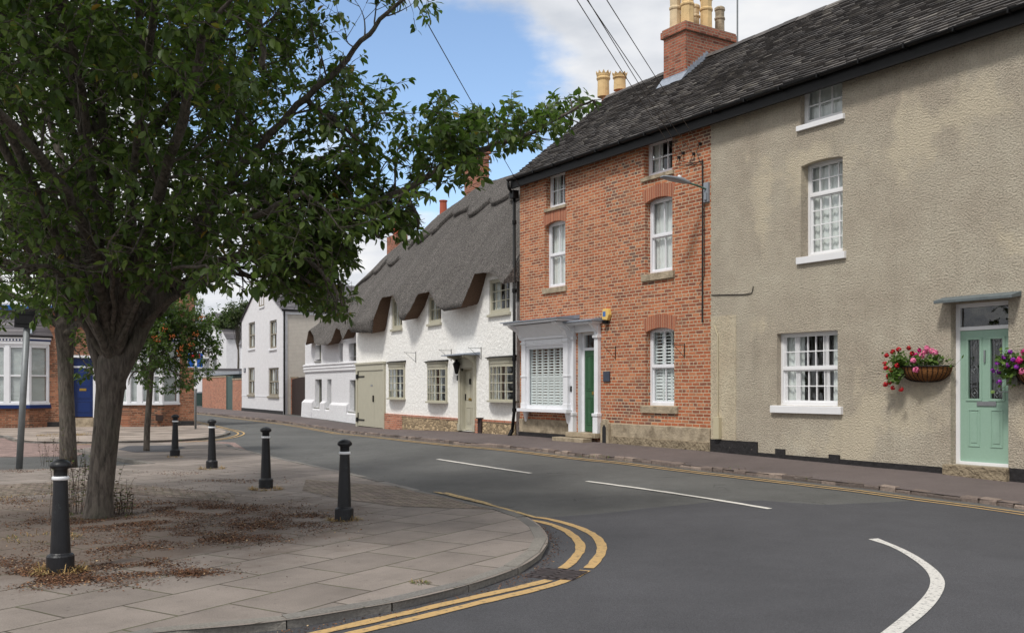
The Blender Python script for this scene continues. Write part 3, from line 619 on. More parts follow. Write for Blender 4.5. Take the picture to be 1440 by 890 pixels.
def slates(parent, x0, x1, ye, ze, yr, zr, course=.135, wd=(.14, .28), mat='slate', name='roof', thick=.02, jit=1, back=True, sag=.04):
    """Front slope laid in overlapping slates, back slope plain; ridge tiles on top."""
    mb = MB(); L_ = math.hypot(yr-ye, zr-ze); uy, uz = (yr-ye)/L_, (zr-ze)/L_; ny, nz = -uz, uy
    def P(x, s, n_): 
        sg = sag*(mnoise.noise(Vector((x*.35, s*.4, 3)))-.3)*1.4
        return (x, ye+uy*s+ny*(n_+sg), ze+uz*s+nz*(n_+sg))
    k = int(L_/course)
    for i in range(k+1):
        s0 = i*course; x = x0-random.uniform(0, .2)
        while x < x1:
            w_ = random.uniform(*wd); xa, xb = max(x, x0), min(x+w_, x1)
            if xb-xa > .03:
                t0 = thick*random.uniform(.7, 1.5)*jit; ds = random.uniform(-.018, .018)*jit; e = .004; l2 = min(course*1.5, L_-s0+.05); li = random.uniform(0, .008)*jit
                d1 = ds+random.uniform(-.008, .008)*jit
                vs = [P(xa+e, s0+ds, li), P(xb-e, s0+d1, li), P(xb-e, s0+d1, t0+thick+li), P(xa+e, s0+ds, t0+thick+li), P(xb-e, s0+l2, 0), P(xa+e, s0+l2, 0)]
                mb.add(vs, [(0, 1, 2, 3), (3, 2, 4, 5), (0, 3, 5), (1, 4, 2)])
            x += w_
    mb.add([P(x0, -.02, -.03), P(x1, -.02, -.03), P(x1, L_, -.03), P(x0, L_, -.03)], [(0, 1, 2, 3)])
    if back: mb.add([(x0, yr, zr), (x1, yr, zr), (x1, 2*yr-ye, ze), (x0, 2*yr-ye, ze)], [(0, 1, 2, 3)])
    x = x0
    while x < x1:
        xb = min(x+.45, x1); jj = random.uniform(-.01, .01)
        mb.add([(xx, yr+dy, zr+dz+jj+sag*.3) for xx in (x+.005, xb-.005) for dy, dz in ((-.15, -.09), (0, .055), (.15, -.09))], [(0, 1, 4, 3), (1, 2, 5, 4), (0, 2, 1), (3, 4, 5)]); x += .45
    return mb.build(name, M[mat], parent)
def gutter(parent, x0, x1, y, z, fas=.2, mat='black', fy=None, name='gutter'):
    mb = MB(); n = 8
    vs = []; 
    for x in (x0, x1):
        for k in range(n+1):
            a = math.pi+math.pi*k/n; vs.append((x, y+.06*math.cos(a), z+.06*math.sin(a)))
        for k in range(n+1):
            a = 2*math.pi-math.pi*k/n; vs.append((x, y+.05*math.cos(a), z+.05*math.sin(a)))
    m = 2*(n+1); mb.add(vs, [(i, (i+1) % m, m+(i+1) % m, m+i) for i in range(m)]+[tuple(range(m-1, -1, -1)), tuple(range(m, 2*m))])
    x = x0+.4
    while x < x1: mb.box(x, x+.03, y-.066, y+.1, z-.075, z-.05); mb.box(x, x+.03, y-.068, y-.055, z-.07, z+.012); x += .9
    g = mb.build(name, M[mat], parent, False)
    f = MB(); f.box(x0, x1, fy if fy is not None else y+.075, y+.14, z-fas-.05, z+.03); f.box(x0, x1, y+.14, .02, z-fas*.75, z-fas*.55); f.build('fascia', M[mat], parent)
    return g
def rail(mb, pts, r=.006): 
    for a, b in zip(pts, pts[1:]): mb.tube([a, b], r, 5)
def bracket(parent, x, z, s=.38):
    """Wrought iron arm for a hanging basket."""
    mb = MB(); mb.tube([(x, -.012, z+.04), (x, -.012, z-s*.8)], .009, 5); mb.tube([(x, -.012, z), (x, -s, z)], .007, 5); mb.tube([(x, -.012, z-s*.75), (x, -s*.9, z-.02)], .006, 5)
    mb.tube([(x, -s, z), (x, -s-.02, z+.03)], .007, 5); return mb.build('basket_bracket', M['black'], parent)

exec_parts = []
# ------------------------------------------------------------------ brick house (three storeys, shopfront bay, green door)
def op(F, xa, xb, yt, yb, xm=None):
    """Opening from photo corners measured on the wall plane: x of its sides, y of head and foot at the right side."""
    x0 = F.at(xa, yt)[0]; x1 = F.at(xb, yt)[0]; return [x0, x1, F.at(xb, yb)[1], F.at(xb, yt)[1]]
EZ, RY, RZ = 7.36, 3.15, 10.2
XL = -7.45
bh = root('brick_house', R, label='three storey red brick house with white shop bay and dark green door', cat='house')
o_tl = op(R, 768, 795, 237, 287); o_tr = op(R, 905, 945.5, 187, 239); o_ml = op(R, 766, 795, 307, 401.5); o_mr = op(R, 907, 945.5, 272, 380)
o_gr = op(R, 908, 948, 459, 571); o_bay = [*R.at(743, 500)[:1], *R.at(795, 500)[:1], R.at(770, 572)[1], R.at(770, 488)[1]]; o_dr = [R.at(813, 600)[0], R.at(840, 600)[0], R.at(838, 610)[1]+.02, R.at(838, 466)[1]]
ops = [o_tl, o_tr, o_ml, o_mr, o_gr, o_bay, o_dr]
mb = MB(); wall(mb, XL, 0, -.4, EZ, ops, th=.3); shell(mb, XL, -.002, 0, 6.3, -.4, EZ)
mb.add([(XL, 0, EZ), (XL, RY, RZ-.06), (XL, 6.3, EZ)], [(0, 1, 2)])
wb = mb.build('wall', M['brick'], bh)
slates(bh, XL-.1, -.002, -.28, EZ+.03, RY, RZ); gutter(bh, XL-.08, 0, -.34, EZ-.0)
# timber lining inside the attic window reveals, as the photo shows stone jambs
window(bh, *o_tl, y=.14, cols=3, rows=(2,), fw=.05, curtain='sides', sill=(.05, .09, .05)); window(bh, *o_tr, y=.16, cols=3, rows=(2,), fw=.06, curtain='sides', sill=(.06, .1, .05))
window(bh, *o_ml, y=.14, cols=2, rows=(1, 1), fw=.06, curtain='net', sill=(.06, .15, .05)); window(bh, *o_mr, y=.16, cols=2, rows=(1, 1), fw=.06, curtain='net', sill=(.08, .17, .06))
window(bh, *o_gr, y=.14, cols=2, rows=(1, 1), fw=.06, curtain='shutter', sill=(.14, .17, .05))
for o_, h_ in ((o_ml, .27), (o_mr, .27), (o_gr, .28)): arch(bh, o_[0]-.02, o_[1]+.02, o_[3]-.09, h_+.02, .09)
# plinths
mb = MB(); z_ = R.at(900, 597)[1]; mb.box(R.at(847, 610)[0], -.002, -.045, -.001, .0, z_); mb.box(R.at(731, 600)[0], R.at(800, 600)[0], -.03, -.001, .38, R.at(770, 590)[1]); mb.build('plinth', M['stone'], bh, bevel=.02)
mb = MB(); mb.box(R.at(731, 600)[0], R.at(806, 600)[0], -.05, -.002, -.1, .379); mb.build('plinth_base', M['pitch'], bh)
mb = MB(); mb.box(R.at(855, 610)[0], -.003, -.07, -.046, -.1, .44); mb.build('footing', M['footing'], bh, bevel=.02)
# shop bay
x0, x1 = R.at(732, 560, -.22)[0], R.at(797, 560, -.22)[0]; zb, zt = R.at(797, 579, -.22)[1], R.at(797, 452, -.22)[1]; zc = R.at(780, 488, -.22)[1]; zl = R.at(780, 478, -.22)[1]; z2 = R.at(797, 474, -.2)[1]
bay = empty('shop_bay', (0, 0, 0)); bay.parent = bh
mb = MB()
mb.box(x0, x0+.2, -.2, .0, zb+.06, z2); mb.box(x1-.2, x1, -.2, .0, zb+.06, z2)                    # pilasters
for xx in (x0, x1-.2):
    mb.box(xx-.012, xx+.212, -.215, -.0, zb+.9, zb+.94); mb.box(xx-.012, xx+.212, -.215, -.0, zb+.06, zb+.2); mb.box(xx-.015, xx+.215, -.22, -.0, z2-.12, z2-.06)
    mb.lathe([(0, -.3), (.03, -.27), (.07, -.1), (.09, 0)], (xx+.1, -.11, zb-.02), 10)
mb.box(x0-.08, x1+.08, -.3, .0, zb-.03, zb+.055)                                                    # sill
mb.box(x0+.2, x1-.2, -.19, -.0, zl-.12, z2)                                                          # frieze
for k in range(4):
    a = x0+.22+(x1-x0-.44)*k/4; mb.box(a+.03, a+(x1-x0-.44)/4-.03, -.2, -.188, zl-.08, z2-.04)
mb.box(x0-.02, x1+.02, -.24, .0, z2, z2+.06)
# coved fascia board leaning out below the cornice
mb.prismx([(-.24, z2+.06), (-.5, zt-.02), (0, zt-.02), (0, z2+.06)], x0+.12, x1-.12)
for xx in (x0-.04, x1-.12):                                                                          # scrolled consoles
    prof_ = [(-.0, z2-.02)]+[(-.2-.42*(i/10)**1.5-.03*math.sin(i*.9), z2-.02+(zt-z2)*i/10) for i in range(11)]+[(0, zt)]
    mb.prismx(prof_, xx, xx+.16)
mb.box(x0-.2, x1+.2, -.66, 0, zt, zt+.06)
mb.build('surround', M['white'], bay, bevel=.006)
mb = MB(); mb.prismx([(-.72, zt+.062), (-.72, zt+.085), (0, zt+.17), (0, zt+.062)], x0-.28, x1+.26); mb.build('canopy_roof', M['lead'], bay)
window(bay, x0+.2, x1-.2, zb+.056, zl-.12, y=-.15, cols=1, rows=(1,), fw=.05, curtain='shutter')
# door case
dx0, dx1 = R.at(805.5, 600)[0], R.at(845, 600)[0]; dzt = R.at(840, 452)[1]; dz0 = R.at(843, 609)[1]
mb = MB()
pw = .15
for xx in (dx0, dx1-pw):
    mb.box(xx, xx+pw, -.1, -.001, dz0, dzt-.1); mb.box(xx-.02, xx+pw+.02, -.13, -.001, dz0, dz0+.42); mb.box(xx-.035, xx+pw+.035, -.15, -.001, dz0+.42, dz0+.49)
    zc1 = R.at(812, 475)[1]; mb.box(xx-.025, xx+pw+.025, -.14, -.001, zc1-.04, zc1+.03)
    prof_ = [(-.0, zc1+.03)]+[(-.1-.24*(i/8)**1.7, zc1+.03+(dzt-.06-zc1)*i/8) for i in range(9)]+[(0, dzt)]; mb.prismx(prof_, xx+.02, xx+pw-.02)
mb.box(dx0+pw, dx1-pw, -.06, -.001, o_dr[3]-.0, dzt-.02); mb.box(dx0-.04, dx1+.04, -.3, -.001, dzt-.06, dzt+.0)
mb.box(o_dr[0]-.01, o_dr[0]+.0, -.001, .3, o_dr[2], o_dr[3]); mb.box(o_dr[1]-.004, o_dr[1]+.01, -.05, .32, o_dr[2], o_dr[3])
mb.build('door_case', M['white'], bh, bevel=.005)
mb = MB(); mb.prismx([(-.38, dzt+.001), (-.38, dzt+.03), (0, dzt+.09), (0, dzt+.001)], dx0-.12, dx1+.1); mb.build('door_canopy', M['lead'], bh)
yy = .13
mb = MB(); a, b, c, e = o_dr; ztr = R.at(828, 491, yy)[1]; mb.box(a, a+.09, yy, yy+.1, c, e); mb.box(b-.04, b, yy, yy+.1, c, e); mb.box(a+.09, b-.04, yy, yy+.1, e-.06, e); mb.box(a+.09, b-.04, yy, yy+.1, ztr-.03, ztr+.04)
mb.box(a-.006, a+.002, .0, yy, c, e)
dfr = mb.build('door_frame', M['white'], bh)
def door_leaf(parent, a, b, c, e, yy, mat, panels, name='door', raised=.01, proud=.012):
    mb = MB(); mb.box(a, b, yy, yy+.045, c, e)
    W_, H_ = b-a, e-c
    for (u0, u1, v0, v1) in panels:
        p0, p1, q0, q1 = a+W_*u0, a+W_*u1, c+H_*v0, c+H_*v1; t_ = .022
        for bx in ((p0, p1, q0, q0+t_), (p0, p1, q1-t_, q1), (p0, p0+t_, q0+t_, q1-t_), (p1-t_, p1, q0+t_, q1-t_)): mb.box(bx[0], bx[1], yy-proud, yy-.0005, bx[2], bx[3])
        mb.box(p0+.05, p1-.05, yy-proud*.7, yy-.0005, q0+.05, q1-.05)
    return mb.build(name, M[mat], parent, bevel=.004)
dl = door_leaf(bh, a+.09, b-.04, c+.02, ztr-.03, yy+.02, 'green', [(.1, .46, .08, .42), (.54, .9, .08, .42), (.1, .46, .5, .94), (.54, .9, .5, .94)])
mb = MB(); mb.box(a+.4, a+.6, yy+.005, yy+.019, c+.95, c+1.03); mb.build('letter_box', M['brass'], dl)
mb = MB(); mb.lathe([(.03, -.03), (.035, 0), (.03, .03)], (a+.62, yy-.02, c+1.12), 10); mb.build('door_knob', M['black'], dl)
mb = MB(); mb.add([(a+.09, yy+.05, ztr+.04), (b-.04, yy+.05, ztr+.04), (b-.04, yy+.05, e-.06), (a+.09, yy+.05, e-.06)], [(0, 1, 2, 3)]); mb.build('transom_glass', M['glass'], dfr)
mb = MB(); mb.box(dx0-.05, dx1+.02, -.2, .32, dz0-.12, dz0-.002); mb.box(dx0-.25, dx1-.1, -.48, -.2, dz0-.28, dz0-.13); mb.build('door_step', M['stone'], bh, bevel=.01)
mb = MB(); mb.box(dx0+.05, dx0+.1, -.12, -.1, 1.5, 1.64); mb.build('door_bell', M['black'], bh)
# fittings on the wall
ax, az_ = R.at(853, 442, -.06); al = MB(); al.prism([(ax-.13+.0, az_-.12), (ax+.06, az_-.15), (ax+.13, az_-.02), (ax+.09, az_+.13), (ax-.1, az_+.14), (ax-.15, az_+.02)], -.1, -.001); al = al.build('alarm_box', M['alarm'], bh, bevel=.012)
mb = MB(); mb.lathe([(.07, -.08), (.08, 0)], (ax-.02, -.08, az_-.15), 12); mb.build('alarm_lamp', M['black'], al)
mb = MB(); mb.box(ax-.1, ax+.01, -.104, -.101, az_-.05, az_+.07); lg = mb.build('logo', simple('logo_blue', lin((70, 110, 170)), .5), al)
px_, pz_ = R.at(854, 529); mb = MB(); mb.box(px_-.12, px_+.12, -.04, -.001, pz_-.13, pz_+.12); pq = mb.build('number_plaque', M['plaque'], bh, bevel=.008)
for xx, zz_ in (R.at(866, 495), R.at(963, 492)): bracket(bh, xx+.0, zz_+.1, .34)
mb = MB(); xg, zg = R.at(850.5, 604, -.1); mb.prism([(xg-.16, .18), (xg+.16, .18), (xg+.16, zg+.15), (xg+.08, zg+.26), (xg-.08, zg+.26), (xg-.16, zg+.15)], -.12, -.047); bs = mb.build('boot_scraper', M['stone'], bh, bevel=.015)
mb = MB(); mb.prism([(xg-.07, .26), (xg+.07, .26), (xg+.07, zg+.05), (xg, zg+.13), (xg-.07, zg+.05)], -.126, -.1205); mb.build('recess_shade', M['dark'], bs)  # black plate on the stone face, its colour standing for a shaded hollow
# chimney: stands across the ridge
cy0 = 2.35; cx0, cx1 = R.at(933, 110, cy0)[0], R.at(964, 100, cy0)[0]; cy1 = R.aty(1033, 60, cx1)[0]; ztop = R.at(964, 36, cy0)[1]
print('chimney', cx0, cx1, cy0, cy1, ztop)
mb = MB(); mb.box(cx0, cx1, cy0, cy1, 8.6, ztop-.12); mb.box(cx0-.06, cx1+.06, cy0-.06, cy1+.06, ztop-.12, ztop+.06); mb.box(cx0-.03, cx1+.03, cy0-.03, cy1+.03, ztop+.06, ztop+.12)
ch = mb.build('chimney', M['chim'], bh, bevel=.012)
def chpot(parent, x, y, z, h, r, mat='clay2', oct_=True, crown=False):
    mb = MB(); n = 8 if oct_ else 18
    if crown: pr = [(r*1.0, 0), (r*.95, h*.62), (r*1.05, h*.66), (r*1.15, h*.7), (r*1.15, h*.74), (r*1.05, h*.77), (r*1.12, h*.82), (r*1.15, h*.88), (r*.9, h*.88)]
    else: pr = [(r*1.12, 0), (r*1.02, h*.12), (r*.98, h*.55), (r*1.12, h*.58), (r*1.14, h*.62), (r*.95, h*.66), (r*.98, h*.86), (r*1.12, h*.88), (r*1.12, h*.95), (r*.8, h)]
    mb.lathe(pr, (x, y, z), n, ph=.3)
    if crown:
        for k in range(10):
            a = 2*math.pi*k/10; q = MB(); c_ = Vector((x+r*1.05*math.cos(a), y+r*1.05*math.sin(a), z+h*.88)); tn = Vector((-math.sin(a), math.cos(a), 0)); rd = Vector((math.cos(a), math.sin(a), 0))
            mb.add([c_-tn*r*.28+rd*.02, c_+tn*r*.28+rd*.02, c_+rd*.045+Vector((0, 0, h*.12)), c_-tn*r*.28-rd*.03, c_+tn*r*.28-rd*.03], [(0, 1, 2), (3, 2, 4), (0, 2, 3), (1, 4, 2)])
    return mb.build('chimney_pot', M[mat], parent)
ly = cy1-cy0
for (u, v, r_, mt, hh) in ((.25, .13, .15, 'clay2', .95), (.68, .18, .17, 'clay', .95), (.3, .5, .13, 'clay2', .8), (.7, .55, .16, 'clay', .95), (.6, .88, .13, 'stone', .8)): chpot(ch, cx0+(cx1-cx0)*u, cy0+ly*v, ztop+.1, hh, r_, mt, True)
mb = MB()                                                                                           # stepped lead flashing
sl = (RZ-EZ-.03)/(RY+.28)
for k in range(9):
    ya = cy0-.02+(RY-cy0)*k/9; yb = cy0-.02+(RY-cy0)*(k+1)/9; za = EZ+.03+(yb+.28)*sl
    mb.box(cx1+.002, cx1+.016, ya, yb, za-.2, za+.12+.012*(k % 2))
mb.box(cx0-.03, cx1+.03, cy0-.02, cy0-.003, EZ+(cy0+.28)*sl-.1, EZ+(cy0+.28)*sl+.17); mb.prismx([(cy0-.2, EZ+.06+(cy0+.08)*sl), (cy0, EZ+.06+(cy0+.28)*sl), (cy0, EZ+.16+(cy0+.28)*sl)], cx0-.08, cx1+.06)
mb.build('flashing', M['lead'], ch)
# end chimney with two crown pots behind the ridge
zx, zz_ = R.at(848, 137, 4.2)
mb = MB(); e0 = R.at(846, 137, 3.9)[0]; e1 = e0+1.5; mb.box(e0, e1, 3.9, 4.5, 8.9, R.at(848, 137, 4.1)[1]-.12); ec = mb.build('chimney', M['chim'], bh)
for px_ in (848.5, 871.5):
    xx = R.at(px_, 130, 4.1)[0]; h_ = R.at(px_, 101 if px_ < 860 else 103, 4.1)[1]-R.at(848, 137, 4.1)[1]; chpot(ec, xx, 4.1, R.at(848, 137, 4.1)[1], h_, .19, 'clay', False, True)
# ------------------------------------------------------------------ rendered house with mint door
rh = root('rendered_house', R, label='tall house in beige roughcast render with white sash windows and mint green door', cat='house')
q_t = op(R, 1125.5, 1184.5, 105, 160); q_m = op(R, 1126.5, 1185, 216, 353); q_g = op(R, 1092.5, 1178, 464, 571); q_d = [R.at(1337, 600)[0], R.at(1418, 600)[0], R.at(1418, 658)[1], R.at(1380, 424)[1]]
X2 = 13.0
q_x = [9.2, 10.5, q_g[2], q_g[3]]; q_y = [9.3, 10.3, q_m[2], q_m[3]]
ops = [q_t, q_m, q_g, q_d, q_x, q_y]
mb = MB(); wall(mb, .0, X2, -.4, EZ, ops, th=.32); shell(mb, .002, X2, 0, 6.3, -.4, EZ); mb.add([(X2, 0, EZ), (X2, RY, RZ-.06), (X2, 6.3, EZ)], [(0, 1, 2)]); mb.build('wall', M['render'], rh)
xs_ = R.at(1066, 600)[0]
mb = MB(); mb.box(.004, xs_-.6, -.012, -.001, .3, 3.1); mb.build('wall_patch', M['render2'], rh)
slates(rh, .002, X2+.1, -.28, EZ+.03, RY, RZ); gutter(rh, .0, X2, -.34, EZ)
window(rh, *q_t, y=.12, cols=3, rows=(2,), fw=.05, curtain='net', sill=(.06, .11, .06), sm='upvc', fmat='upvc')
window(rh, *q_m, y=.2, cols=4, rows=(2, 4), fw=.05, curtain='net', sill=(.08, .14, .06), sm='upvc', fmat='upvc')
f = window(rh, *q_g, y=.12, cols=5, rows=(2, 2), fw=.05, curtain='sides', sill=(.12, .15, .07), sm='upvc', fmat='upvc', vert=[.04, .225, .25, .28, .44, .58, .72, .76, .79, .97])
window(rh, *q_x, y=.12, cols=4, rows=(2, 2), fw=.05, curtain='net', sill=(.1, .15, .07), sm='upvc', fmat='upvc'); window(rh, *q_y, y=.12, cols=4, rows=(2, 4), fw=.05, curtain='net', sill=(.1, .15, .07), sm='upvc', fmat='upvc')
arch(rh, q_m[0]-.01, q_m[1]+.01, q_m[3]-.06, .06, .05, mat='render', ov=0, name='window_head')
# black plinth with stepped patches
mb = MB(); g0 = H(*R.world(.5, 0)); mb.box(.003, xs_, -.03, -.0015, -.1, R.at(1030, 619)[1]); mb.build('plinth', M['pitch'], rh)
mb = MB(); xs2 = R.at(1330, 660)[0]
mb.add([(xs_, -.024, -.1), (xs2, -.024, -.1), (xs2, -.024, R.at(1330, 657)[1]), (xs_, -.024, R.at(1067, 636)[1]), (xs_, -.001, R.at(1067, 636)[1]), (xs2, -.001, R.at(1330, 657)[1])], [(0, 1, 2, 3), (3, 2, 5, 4)])
for p in (1098, 1174):
    c_ = R.at(p, 636)[0]; zz_ = R.at(p, 631 if p < 1100 else 639)[1]; mb.box(c_-.12, c_+.12, -.03, -.001, .1, zz_)
mb.box(q_d[1]+.02, X2, -.026, -.001, -.1, R.at(1425, 658)[1]); mb.build('plinth_band', M['pitch'], rh)
# mint door
a, b, c, e = q_d; yy = .14
ztr = R.at(1382, 461, yy)[1]; xl = a+.07; 
mb = MB(); mb.box(a, xl, yy, yy+.07, c, e); mb.box(b-.02, b+.05, yy, yy+.07, c, e); mb.box(xl, b-.02, yy, yy+.07, e-.07, e); mb.box(xl, b-.02, yy, yy+.07, ztr-.03, ztr+.03); mb.box(xl, b-.02, yy-.02, yy+.07, c, c+.05)
df = mb.build('door_frame', M['upvc'], rh, bevel=.004)
mb = MB(); mb.add([(xl, yy+.04, ztr+.03), (b-.02, yy+.04, ztr+.03), (b-.02, yy+.04, e-.07), (xl, yy+.04, e-.07)], [(0, 1, 2, 3)]); mb.build('transom_glass', M['glass'], df)
A_, B_, C_, E_ = xl, b-.02, c+.05, ztr-.03; W_, H_ = B_-A_, E_-C_; yl = yy+.02
mb = MB()
gx_ = [(.155, .385), (.585, .82)]; gz = (.478, .93)
xs3 = [A_, A_+W_*.155, A_+W_*.385, A_+W_*.585, A_+W_*.82, B_]
mb.box(A_, B_, yl, yl+.045, C_, C_+H_*gz[0]); mb.box(A_, B_, yl, yl+.045, C_+H_*gz[1], E_)
for i in (0, 2, 4): mb.box(xs3[i], xs3[i+1], yl, yl+.045, C_+H_*gz[0], C_+H_*gz[1])
def mould(mb, p0, p1, q0, q1, t_, pr):
    for bx in ((p0, p1, q0, q0+t_), (p0, p1, q1-t_, q1), (p0, p0+t_, q0+t_, q1-t_), (p1-t_, p1, q0+t_, q1-t_)): mb.box(bx[0], bx[1], yl-pr, yl-.0005, bx[2], bx[3])
for u0, u1 in gx_:
    mould(mb, A_+W_*u0-.035, A_+W_*u1+.035, C_+H_*gz[0]-.035, C_+H_*gz[1]+.035, .04, .014)
    mould(mb, A_+W_*(u0+.0), A_+W_*(u1+.0), C_+H_*.115, C_+H_*.4, .022, .01); mb.box(A_+W_*u0+.05, A_+W_*u1-.05, yl-.008, yl-.0005, C_+H_*.135+.02, C_+H_*.4-.05)
md = mb.build('door', M['mint'], rh, bevel=.004)
for u0, u1 in gx_:
    p0, p1, q0, q1 = A_+W_*u0, A_+W_*u1, C_+H_*gz[0], C_+H_*gz[1]
    mb = MB(); mb.add([(p0, yl+.02, q0), (p1, yl+.02, q0), (p1, yl+.02, q1), (p0, yl+.02, q1)], [(0, 1, 2, 3)]); mb.build('glass', M['glass'], md)
    mb = MB(); cx_ = (p0+p1)/2
    for xx in (cx_-.045, cx_+.045): mb.box(xx-.003, xx+.003, yl+.012, yl+.018, q0, q1)
    for k in (.1, .5, .9):
        zc_ = q0+(q1-q0)*k; s_ = .055
        for sx_, sz_ in ((1, 1), (1, -1), (-1, 1), (-1, -1)): mb.tube([(cx_+sx_*s_, yl+.014, zc_), (cx_, yl+.014, zc_+sz_*s_*1.3)], .004, 4)
        mb.obox((cx_, yl+.014, zc_), (1, 0, 1), (0, 1, 0), (-1, 0, 1), .014, .004, .014)
    mb.build('lead_pattern', M['steel'], md)
mb = MB(); mb.box(A_+W_*.33, A_+W_*.7, yl-.016, yl-.0005, C_+H_*.425, C_+H_*.46); mb.build('letter_box', M['chrome'], md, bevel=.004)
mb = MB(); xk = A_+W_*.485; zk = C_+H_*.8; mb.box(xk-.013, xk+.013, yl-.03, yl-.0005, zk-.1, zk+.1); mb.build('door_knocker', M['chrome'], md, bevel=.005)
mb = MB(); xk = B_-.05; zk = C_+H_*.52; mb.box(xk-.018, xk+.018, yl-.012, yl-.0005, zk-.16, zk+.08); mb.tube([(xk, yl-.01, zk+.03), (xk, yl-.05, zk+.03), (xk-.13, yl-.05, zk+.03)], .009, 6); mb.build('door_handle', M['chrome'], md)
mb = MB(); cz0 = R.at(1370, 423, -.25)[1]; ca, cb_ = R.at(1314, 420, -.25)[0], R.at(1424, 420, -.25)[0]; mb.prismx([(-.28, cz0-.0), (-.28, cz0+.05), (.0, cz0+.12), (.0, cz0+.04)], ca, cb_); mb.build('door_canopy', simple('slate_canopy', lin((96, 104, 106)), .7, .2, 12, 20, .006), rh, bevel=.006)
mb = MB(); mb.box(a-.08, b+.03, -.12, .14, -.1, c-.004); mb.build('door_step', M['footing'], rh, bevel=.012)
# conduit, cable and boxes
mb = MB(); bx_ = R.at(1011, 600)[0]; mb.box(bx_-.07, bx_+.09, -.1, -.013, R.at(1011, 617)[1], R.at(1011, 586)[1]); mb.build('cable_box', simple('cream_box', lin((190, 180, 152)), .6, .05), rh, bevel=.006)
mb = MB(); zz_ = R.at(1011, 586)[1]; mb.tube([(bx_, -.03, zz_), (bx_, -.03, zz_+1.7), (bx_-.12, -.03, zz_+1.95)], .012, 6); mb.build('conduit', bpy.data.materials['cream_box'], rh)
mb = MB(); p_ = [(*R.at(1001, 415), 0), (*R.at(1050, 414), 0), (*R.at(1058, 412), 0), (*R.at(1060, 403), 0)]; mb.tube([(x, -.015, z) for x, z, _ in p_], .009, 5); mb.build('wall_cable', M['wire'], rh)
mb = MB(); ex, ez = R.at(1424, 530, -.06); mb.box(ex-.09, ex+.09, -.09, -.001, ez-.13, ez+.14); mb.tube([(ex, -.06, ez-.1), (ex+.02, -.1, ez-.02)], .02, 6); kb = mb.build('key_safe', M['stonegrey'], rh, bevel=.006)
# aerial behind the chimney
mb = MB(); px_, pz_ = R.at(1037, 65, 3.5); mb.tube([(px_, 3.5, pz_-.6), (px_, 3.5, pz_+2.6)], .022, 6); mb.box(px_-.02, px_+.05, 3.3, 3.52, pz_-.05, pz_-.02); mb.box(px_-.02, px_+.05, 3.3, 3.52, pz_-.25, pz_-.22); mb.build('aerial_pole', M['steel'], bh)
# ------------------------------------------------------------------ drainpipe between brick house and cottage
dp = root('drainpipe', R, label='black cast iron drainpipe between the brick house and the thatched cottage', cat='drainpipe')
mb = MB(); xd = XL-.1; mb.tube([(xd, -.12, EZ-.45), (xd, -.12, .95), (xd-.02, -.18, .35)], .045, 10); mb.tube([(xd+.02, -.34, EZ-.06), (xd, -.3, EZ-.22), (xd, -.12, EZ-.45)], .04, 8); mb.build('pipe', M['black'], dp, True)
mb = MB()
for z in (.98, 2.4, 4.3, 6.2): mb = MB(); mb.tube([(xd, -.12, z-.05), (xd, -.12, z+.05)], .062, 10); mb.build('collar', M['black'], dp)
mb = MB(); mb.box(xd-.1, xd+.1, -.22, -.03, EZ-.5, EZ-.28); mb.build('hopper_head', M['black'], dp, bevel=.006)
mb = MB(); mb.tube([(xd-.02, -.18, .42), (xd-.04, -.26, .24)], .06, 10); mb.build('pipe_shoe', M['black'], dp)
# ------------------------------------------------------------------ wall lamp and service cables
sl_ = root('street_lamp', R, label='grey street lamp on a short arm fixed to the brick wall beside the rendered house', cat='street lamp')
lx, lz = R.at(996, 265)
mb = MB(); mb.box(lx-.09, lx+.05, -.06, -.001, lz-.3, lz+.12); mb.box(lx-.04, lx+.03, -.1, -.06, lz-.26, lz-.1); mb.build('mounting_plate', M['greyfit'], sl_, bevel=.006)
mb = MB(); hx, hz = R.at(968, 252, -1.0); mb.tube([(lx-.02, -.05, lz-.02), (lx-.04, -.3, lz+.04), (lx-.09, -.45, lz+.07)], .022, 8); mb.build('arm', simple('verdigris_arm', lin((84, 110, 96)), .6, .1), sl_)
mb = MB(); pr_ = []
for t_, w_, h_ in ((0, .03, .035), (.12, .05, .06), (.3, .1, .085), (.5, .14, .07), (.8, .13, .045), (.95, .08, .02)): pr_.append((t_, w_, h_))
dvec = Vector((-.12, -1, .1)).normalized(); sv = dvec.cross(Vector((0, 0, 1))).normalized(); uv = sv.cross(dvec); base = Vector((lx-.09, -.42, lz+.07)); vs = []
for t_, w_, h_ in pr_:
    c_ = base+dvec*t_*.78
    for k in range(10):
        an = 2*math.pi*k/10; vs.append(c_+sv*w_*math.cos(an)+uv*(h_*math.sin(an) if math.sin(an) > 0 else h_*.45*math.sin(an)))
mb.add(vs, [(i*10+k, i*10+(k+1) % 10, (i+1)*10+(k+1) % 10, (i+1)*10+k) for i in range(5) for k in range(10)]+[tuple(range(9, -1, -1)), tuple(50+k for k in range(10))]); mb.build('lamp_head', M['greyfit'], sl_, True)
mb = MB(); mb.lathe([(.045, 0), (.045, .04), (.02, .07)], tuple(base+dvec*.3+uv*.05), 10); mb.build('photocell', M['upvc'], sl_)
